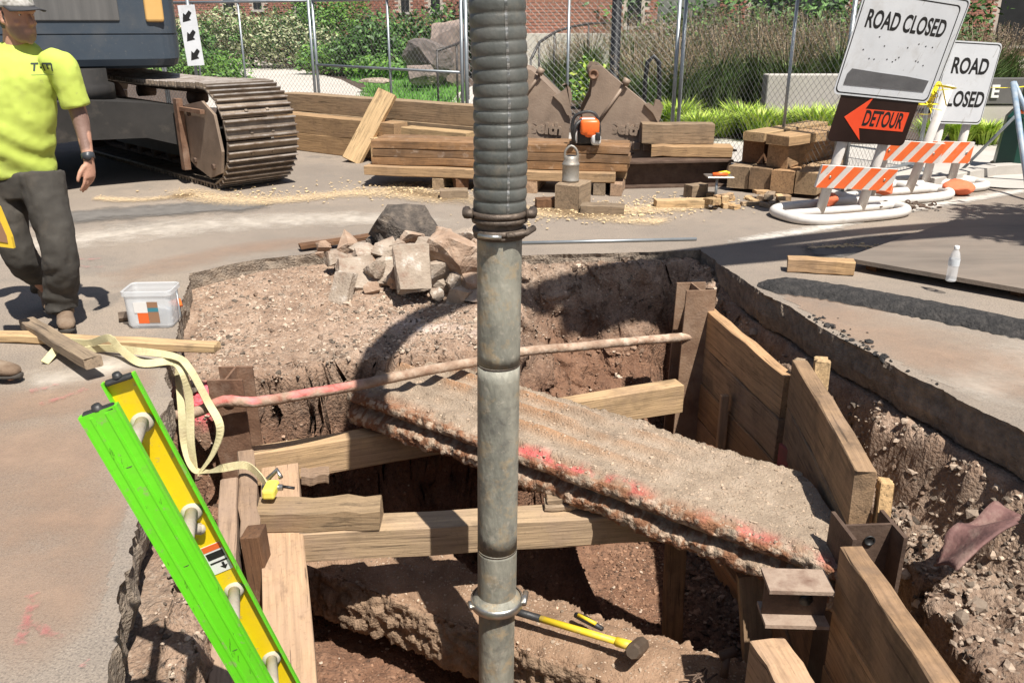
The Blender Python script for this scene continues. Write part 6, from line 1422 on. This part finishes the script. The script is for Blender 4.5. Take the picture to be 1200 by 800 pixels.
def person(label, J, face_dir, rx=(1, 0, 0), logo=False, cap=True):
    """J: joints in metres; rx: direction across the chest"""
    J = {k: V(v) for k, v in J.items()}; X = V(rx).normalized(); Yf = X.cross(up)*1.0   # Yf faces forward
    root = thing('person', label, 'person', V(((J['ankL'].x+J['ankR'].x)/2, (J['ankL'].y+J['ankR'].y)/2, 0)))
    fd = V(face_dir).normalized(); sd_ = up.cross(fd).normalized(); hc = J['head']
    def Hd(f, s, z): return hc+fd*f+sd_*s+up*z
    # head as stacked rings (f centre, half length, half width, z)
    hr_ = [(.045, .030, .028, -.125), (.040, .052, .045, -.112), (.022, .078, .058, -.085), (.008, .092, .066, -.05), (-.002, .099, .072, -.01), (-.004, .103, .076, .03), (-.006, .101, .076, .065), (-.008, .088, .068, .095), (-.01, .06, .048, .115), (-.01, .025, .02, .124)]
    geo = [rings_geo([(Hd(f, 0, z), a, b, fd, sd_) for f, a, b, z in hr_])]
    geo.append(limb([Hd(.085, 0, .025), Hd(.108, 0, -.008), Hd(.116, 0, -.03), Hd(.095, 0, -.04)], [.010, .013, .017, .012], 10))
    geo.append(limb([Hd(.088, -.045, .034), Hd(.1, 0, .03), Hd(.088, .045, .034)], [.012, .014, .012], 8))
    for z, r_ in ((-.062, .009), (-.078, .011)): geo.append(limb([Hd(.076, -.026, z), Hd(.097, 0, z), Hd(.076, .026, z)], [r_*.6, r_, r_*.6], 8))
    geo.append(limb([Hd(.07, 0, -.115), Hd(.082, 0, -.11)], [.022, .02], 8))
    for s in (-1, 1): geo.append(limb([Hd(-.012, s*.072, -.035), Hd(-.02, s*.086, .0), Hd(-.012, s*.084, .03)], [.010, .018, .012], 8, .6)); geo.append(limb([Hd(.06, s*.03, -.03), Hd(.07, s*.052, -.02)], [.02, .016], 8))
    nk = J['neck']; geo.append(limb([nk-up*.06, nk.lerp(hc, .5)-fd*.01, hc-up*.06-fd*.02], [.075, .064, .062], 16))
    sh = (J['shL']+J['shR'])/2; pel = (J['hipL']+J['hipR'])/2
    geo.append(rings_geo([(pel-up*.05, .15, .10, X, Yf), (pel+up*.08, .16, .11, X, Yf), (pel.lerp(sh, .5), .155, .11, X, Yf), (sh-up*.08, .17, .115, X, Yf), (sh+up*.02, .12, .08, X, Yf)]))
    for s in 'LR':
        geo.append(limb([J['sh'+s], J['el'+s], J['wr'+s]], [.058, .054, .046, .043, .034, .028], 14)); geo.append(limb([J['hip'+s], J['kn'+s], J['ank'+s]], [.085, .075, .055, .045, .03], 12)); geo.append(limb([J['ank'+s], J['toe'+s]], [.04, .03], 10))
        # hand
        w_ = J['wr'+s]; fdn = (J['hand'+s]-w_).normalized(); ac = J['thumb'+s].normalized(); nrm_ = fdn.cross(ac).normalized()
        pc_ = w_+fdn*.05; geo.append(rings_geo([(w_-fdn*.01, .028, .022, ac, nrm_), (w_+fdn*.03, .037, .018, ac, nrm_), (w_+fdn*.075, .043, .015, ac, nrm_), (w_+fdn*.098, .040, .012, ac, nrm_)], 14))
        for i, (o_, L) in enumerate(((.031, .072), (.0105, .082), (-.0105, .077), (-.031, .06))):
            b0 = w_+fdn*.09+ac*o_; c1 = b0+fdn*L*.45+nrm_*.008*(1+i*.3); c2 = c1+fdn*L*.33+nrm_*.016*(1+i*.2); c3 = c2+fdn*L*.22+nrm_*.016; geo.append(tube_geo([b0, c1, c2, c3], [.0095, .009, .0082, .006], 9))
        b0 = w_+fdn*.03+ac*.03; geo.append(tube_geo([b0, b0+fdn*.03+ac*.026+nrm_*.006, b0+fdn*.062+ac*.034+nrm_*.014, b0+fdn*.08+ac*.034+nrm_*.018], [.016, .0125, .0105, .007], 10))
    def skincol(co):
        c_ = np.ones((len(co), 3)); h = co-np.array(hc); f = h @ np.array(fd); z = h[:, 2]
        beard = ss(-.035, -.055, z)*ss(-.01, .02, f)*ss(-.14, -.12, z)*(1-np.exp(-((z+.07)/.012)**2)*ss(.085, .095, f)); beard = (beard*.62)[:, None]; c_ = c_*(1-beard)+beard*np.array([.3, .4, .5])
        if logo:
            e, w2 = np.array(J['elL']), np.array(J['wrL']); e0 = e+(np.array(J['shL'])-e)*.3; ax_ = (w2-e0); L2 = ax_ @ ax_; t_ = ((co-e0) @ ax_)/L2; dd = np.linalg.norm(co-e0-t_[:, None]*ax_, axis=1)
            tt = ss(0, .06, t_)*ss(.9, .8, t_)*(dd < .08)*ss(-.03, .05, fbm(co*np.array([1, 1, .5]), 17, 2, 13)); tt = tt[:, None]*.8; c_ = c_*(1-tt)+tt*np.array([.28, .34, .42])
        return c_
    body = remesh(geo, .0052, 'body', M['skin'], root, 3, None, skincol)
    for s in (-1, 1):
        e = Hd(.082, s*.03, .012); lathe('eye', e-fd*.004, [(.012, 0), (.009, .006), (0, .009)], M['eye_white'], root, 10, axis=fd); lathe('iris', e+fd*.0035, [(.005, 0), (.004, .0025), (0, .003)], M['black_paint'], root, 8, axis=fd)
    # hair band under the cap, moustache
    hair = rings_geo([(Hd(-.022, 0, z), a, b, fd, sd_) for z, a, b in ((-.06, .082, .06), (-.03, .09, .073), (.02, .092, .0795), (.06, .09, .079))], 24)
    remesh([hair], .008, 'hair', M['hair'], root, 2)
    # cap
    if cap:
        cr_ = [(Hd(-.006, 0, z), a, b, fd, sd_) for z, a, b in ((.045, .112, .086), (.06, .112, .087), (.09, .103, .081), (.115, .08, .064), (.132, .045, .036), (.137, .012, .01))]
        cpo = mesh('cap', *rings_geo(cr_, 28), M['cap'], root, True)
        vs = []; fs = []
        for i in range(15):
            a_ = -1.25+2.5*i/14; vs += [Hd(-.006+.108*math.cos(a_), .088*math.sin(a_), .052), Hd(.0+.195*math.cos(a_*.86), .098*math.sin(a_), .046-.012*abs(math.sin(a_))-.004)]
        for i in range(14): fs.append((2*i, 2*i+1, 2*i+3, 2*i+2))
        o_ = mesh('brim', vs, fs, M['cap_brim'], cpo, True); o_.modifiers.new('s', 'SOLIDIFY').thickness = .006
    # shirt
    hem = pel+up*.02
    tr = [(hem-up*.005, .182, .128, X, Yf), (hem+up*.07, .185, .145, X, Yf), (pel.lerp(sh, .45), .188, .152, X, Yf), (pel.lerp(sh, .7), .194, .140, X, Yf), (sh-up*.06, .198, .128, X, Yf), (sh+up*.02, .178, .098, X, Yf), (nk-up*.035, .115, .082, X, Yf), (nk+up*.005, .072, .068, X, Yf)]
    sg = [rings_geo(tr, 28)]
    for s in 'LR': e = J['sh'+s].lerp(J['el'+s], .82); sg.append(limb([J['sh'+s].lerp(sh, .3)+up*.01, J['sh'+s]+up*.012, e], [.06, .070, .071, .074], 18))
    def fold(co): return .013*(billow(co*np.array([1, 1, .6]), 4.2, 3, 3)-.25)+.006*np.sin((co[:, 2]*46+co[:, 0]*16+4*fbm(co, 4, 2)))*ss(1.3, .95, co[:, 2])+.004*fbm(co, 22, 2, 8)
    shirt = remesh(sg, .0105, 'shirt', M['shirt'], root, 9, fold)
    # trousers
    tg = [rings_geo([(pel-up*.10, .16, .118, X, Yf), (pel-up*.03, .172, .122, X, Yf), (pel+up*.05, .172, .122, X, Yf)], 24)]
    for s in 'LR': tg.append(limb([J['hip'+s]+up*.02, J['kn'+s], J['ank'+s]+up*.08, J['ank'+s]+up*.0], [.118, .106, .092, .088, .086, .084], 18))
    def tfold(co): return .013*(billow(co*np.array([1, 1, .7]), 5.5, 3, 12)-.25)+.0035*np.sin(co[:, 2]*52+co[:, 0]*20+9*fbm(co, 5, 2, 9))*ss(.62, .2, co[:, 2])+.006*fbm(co*np.array([1, 1, .35]), 16, 2, 30)+.004*fbm(co, 26, 2)
    trs = remesh(tg, .010, 'trousers', M['trousers'], root, 2, tfold)
    for s in 'LR':
        a_, t_ = J['ank'+s], J['toe'+s]; fdir = V((t_.x-a_.x, t_.y-a_.y, 0)).normalized(); pitch = (t_.z-a_.z+.07); sdv = up.cross(fdir)
        heel = a_-fdir*.06; zb0 = heel.z-.075
        def Bt(f, z): return V((a_.x, a_.y, 0))+fdir*f+up*(zb0+z+pitch*max(0, (f+.06))/.26*.9)
        bt = [rings_geo([(Bt(-.075, .045), .02, .035, up, sdv), (Bt(-.06, .05), .045, .04, up, sdv), (Bt(0, .058), .055, .043, up, sdv), (Bt(.07, .047), .042, .046, up, sdv), (Bt(.14, .04), .034, .05, up, sdv), (Bt(.185, .034), .026, .042, up, sdv), (Bt(.205, .03), .012, .02, up, sdv)], 16), limb([Bt(-.012, .05), a_+up*.10-fdir*.005, a_+up*.17-fdir*.008], [.052, .056, .058], 14)]
        bo = remesh(bt, .007, 'boot', M['boot'], root, 2)
        remesh([rings_geo([(Bt(f, .008), .014, wd, up, sdv) for f, wd in ((-.085, .025), (-.07, .036), (0, .038), (.08, .048), (.16, .05), (.2, .036), (.214, .015))], 12)], .006, 'sole', M['sole'], bo, 1)
    # watch
    w_, e_ = J['wrL'], J['elL']; d = (w_-e_).normalized(); lathe('watch', w_-d*.035, [(.031, 0), (.0345, .004), (.0345, .028), (.031, .032)], M['watch'], root, 18, axis=d)
    ac = J['thumbL'].normalized(); nn = d.cross(ac).normalized(); lathe('watch_face', w_-d*.019-Yf*-.0+V((.012, -.033, 0)), [(0, .006), (.02, .006), (.021, 0)], M['watch'], root, 16, axis=(.35, -1, 0))
    if logo:
        c_ = A(37, 80, J['shL'].y-.17); c_.y = sh.y-.2
        pm = mat('print', [(.03, .045, .04)], 1, .8); BW = .013
        def stroke(x0, z0, x1, z1, wd=BW):
            a, b = V((x0, z0, 0)), V((x1, z1, 0)); d = (b-a).normalized(); q = V((-d.y, d.x, 0))*wd/2; n_ = 10
            vs_ = [(a.lerp(b, i/n_)+q*(2*k/3-1))*.66 for i in range(n_+1) for k in range(4)]
            return vs_, [(i*4+k, i*4+k+1, (i+1)*4+k+1, (i+1)*4+k) for i in range(n_) for k in range(3)]
        for nm_, st_ in (('letter', [(-.088, .026, -.04, .026), (-.064, .026, -.064, -.03)]), ('hyphen', [(-.032, -.004, -.016, -.004)]), ('letter', [(.004, -.03, .004, .026), (.004, .026, .08, .026), (.042, .026, .042, -.018), (.08, .026, .08, -.03)])):
            v_, f_ = multi([stroke(*q) for q in st_]); me_ = bpy.data.meshes.new('shirt_print'); me_.from_pydata([tuple(p) for p in v_], [], f_); me_.materials.append(pm)
            o_ = bpy.data.objects.new('shirt_print', me_); o_.matrix_basis = frame(c_, V((1, 0, 0)), up, V((0, -1, 0))); fin(o_, root); drape(o_, shirt)
        bmm = bmesh.new(); bmesh.ops.create_grid(bmm, x_segments=14, y_segments=1, size=1.0); bmesh.ops.scale(bmm, vec=(.055, .0016, 1), verts=bmm.verts)
        o_ = from_bm('print_line', bmm, mat('print2', [(.3, .4, .1)], 1, .8), root, M=frame(c_+V((0, 0, -.037)), V((1, 0, 0)), up, V((0, -1, 0)))); drape(o_, shirt)
    return root
YM = 4.72
JM = dict(head=A(20, 20, YM), neck=A(20, 48, YM+.04), shL=A(72, 77, YM), shR=A(-37, 75, YM+.02), elL=A(93, 136, YM+.02), elR=A(-55, 150, YM+.04), wrL=A(104, 187, YM-.06), wrR=A(-48, 205, YM-.14),
    handL=A(106, 226, YM-.10), handR=A(-41, 240, YM-.22), thumbL=(-.35, -.9, 0), thumbR=(.5, -.8, 0),
    hipL=A(49, 208, YM), hipR=A(2, 208, YM+.05), knL=A(69, 292, YM-.10), knR=A(23, 296, YM-.02), ankL=A(75, 362, YM-.04), ankR=A(55, 340, YM+.28), toeL=G(80, 391), toeR=G(63, 371))
JM['ankL'].z = .105; JM['ankR'].z = .12; JM['toeL'].z = .035; JM['toeR'].z = .035
person('worker in neon yellow shirt, dark trousers and camouflage cap walking past the pit', JM, (.86, -.5, -.02), (1, .05, 0), True)
# a second worker stands just outside the frame: one boot shows
YS = 3.95; x2 = -2.98
JS = dict(head=(x2-.05, YS, 1.66), neck=(x2-.04, YS+.03, 1.49), shL=(x2-.03, YS-.2, 1.42), shR=(x2-.05, YS+.2, 1.42), elL=(x2-.05, YS-.26, 1.13), elR=(x2+.0, YS+.27, 1.13), wrL=(x2+.02, YS-.25, .9), wrR=(x2+.2, YS+.24, .96), handL=(x2+.04, YS-.25, .75), handR=(x2+.33, YS+.22, .9), thumbL=(.9, .2, 0), thumbR=(.3, -.3, .9),
    hipL=(x2-.05, YS-.1, .9), hipR=(x2-.05, YS+.1, .9), knL=(x2-.02, YS-.11, .49), knR=(x2+.06, YS+.08, .5), ankL=(x2-.2, YS-.12, .105), ankR=(x2+.36, YS-.06, .105), toeL=(x2-.02, YS-.12, .035), toeR=(x2+.53, YS-.08, .035))
person('second worker in neon shirt beside the two-by-four, brown boot forward', JS, (1, -.1, -.1), (0, -1, 0))
# yellow bag hanging from his hand
c_ = A(2, 268, 4.35); t = thing('yellow_bag', 'yellow edged tool bag held out above the two-by-four', 'bag', c_)
prism('bag_side', [(-.10, .12), (.02, .12), (.052, -.04), (.052, -.10), (-.10, -.08)], .02, frame(c_, V((1, 0, 0)), up, V((0, -1, 0))), M['bag_yellow'], t); prism('bag_print', [(-.09, .07), (.005, .08), (.03, -.03), (.03, -.07), (-.09, -.05)], .004, frame(c_+V((0, -.0205, 0)), V((1, 0, 0)), up, V((0, -1, 0))), M['label_brown'], t)
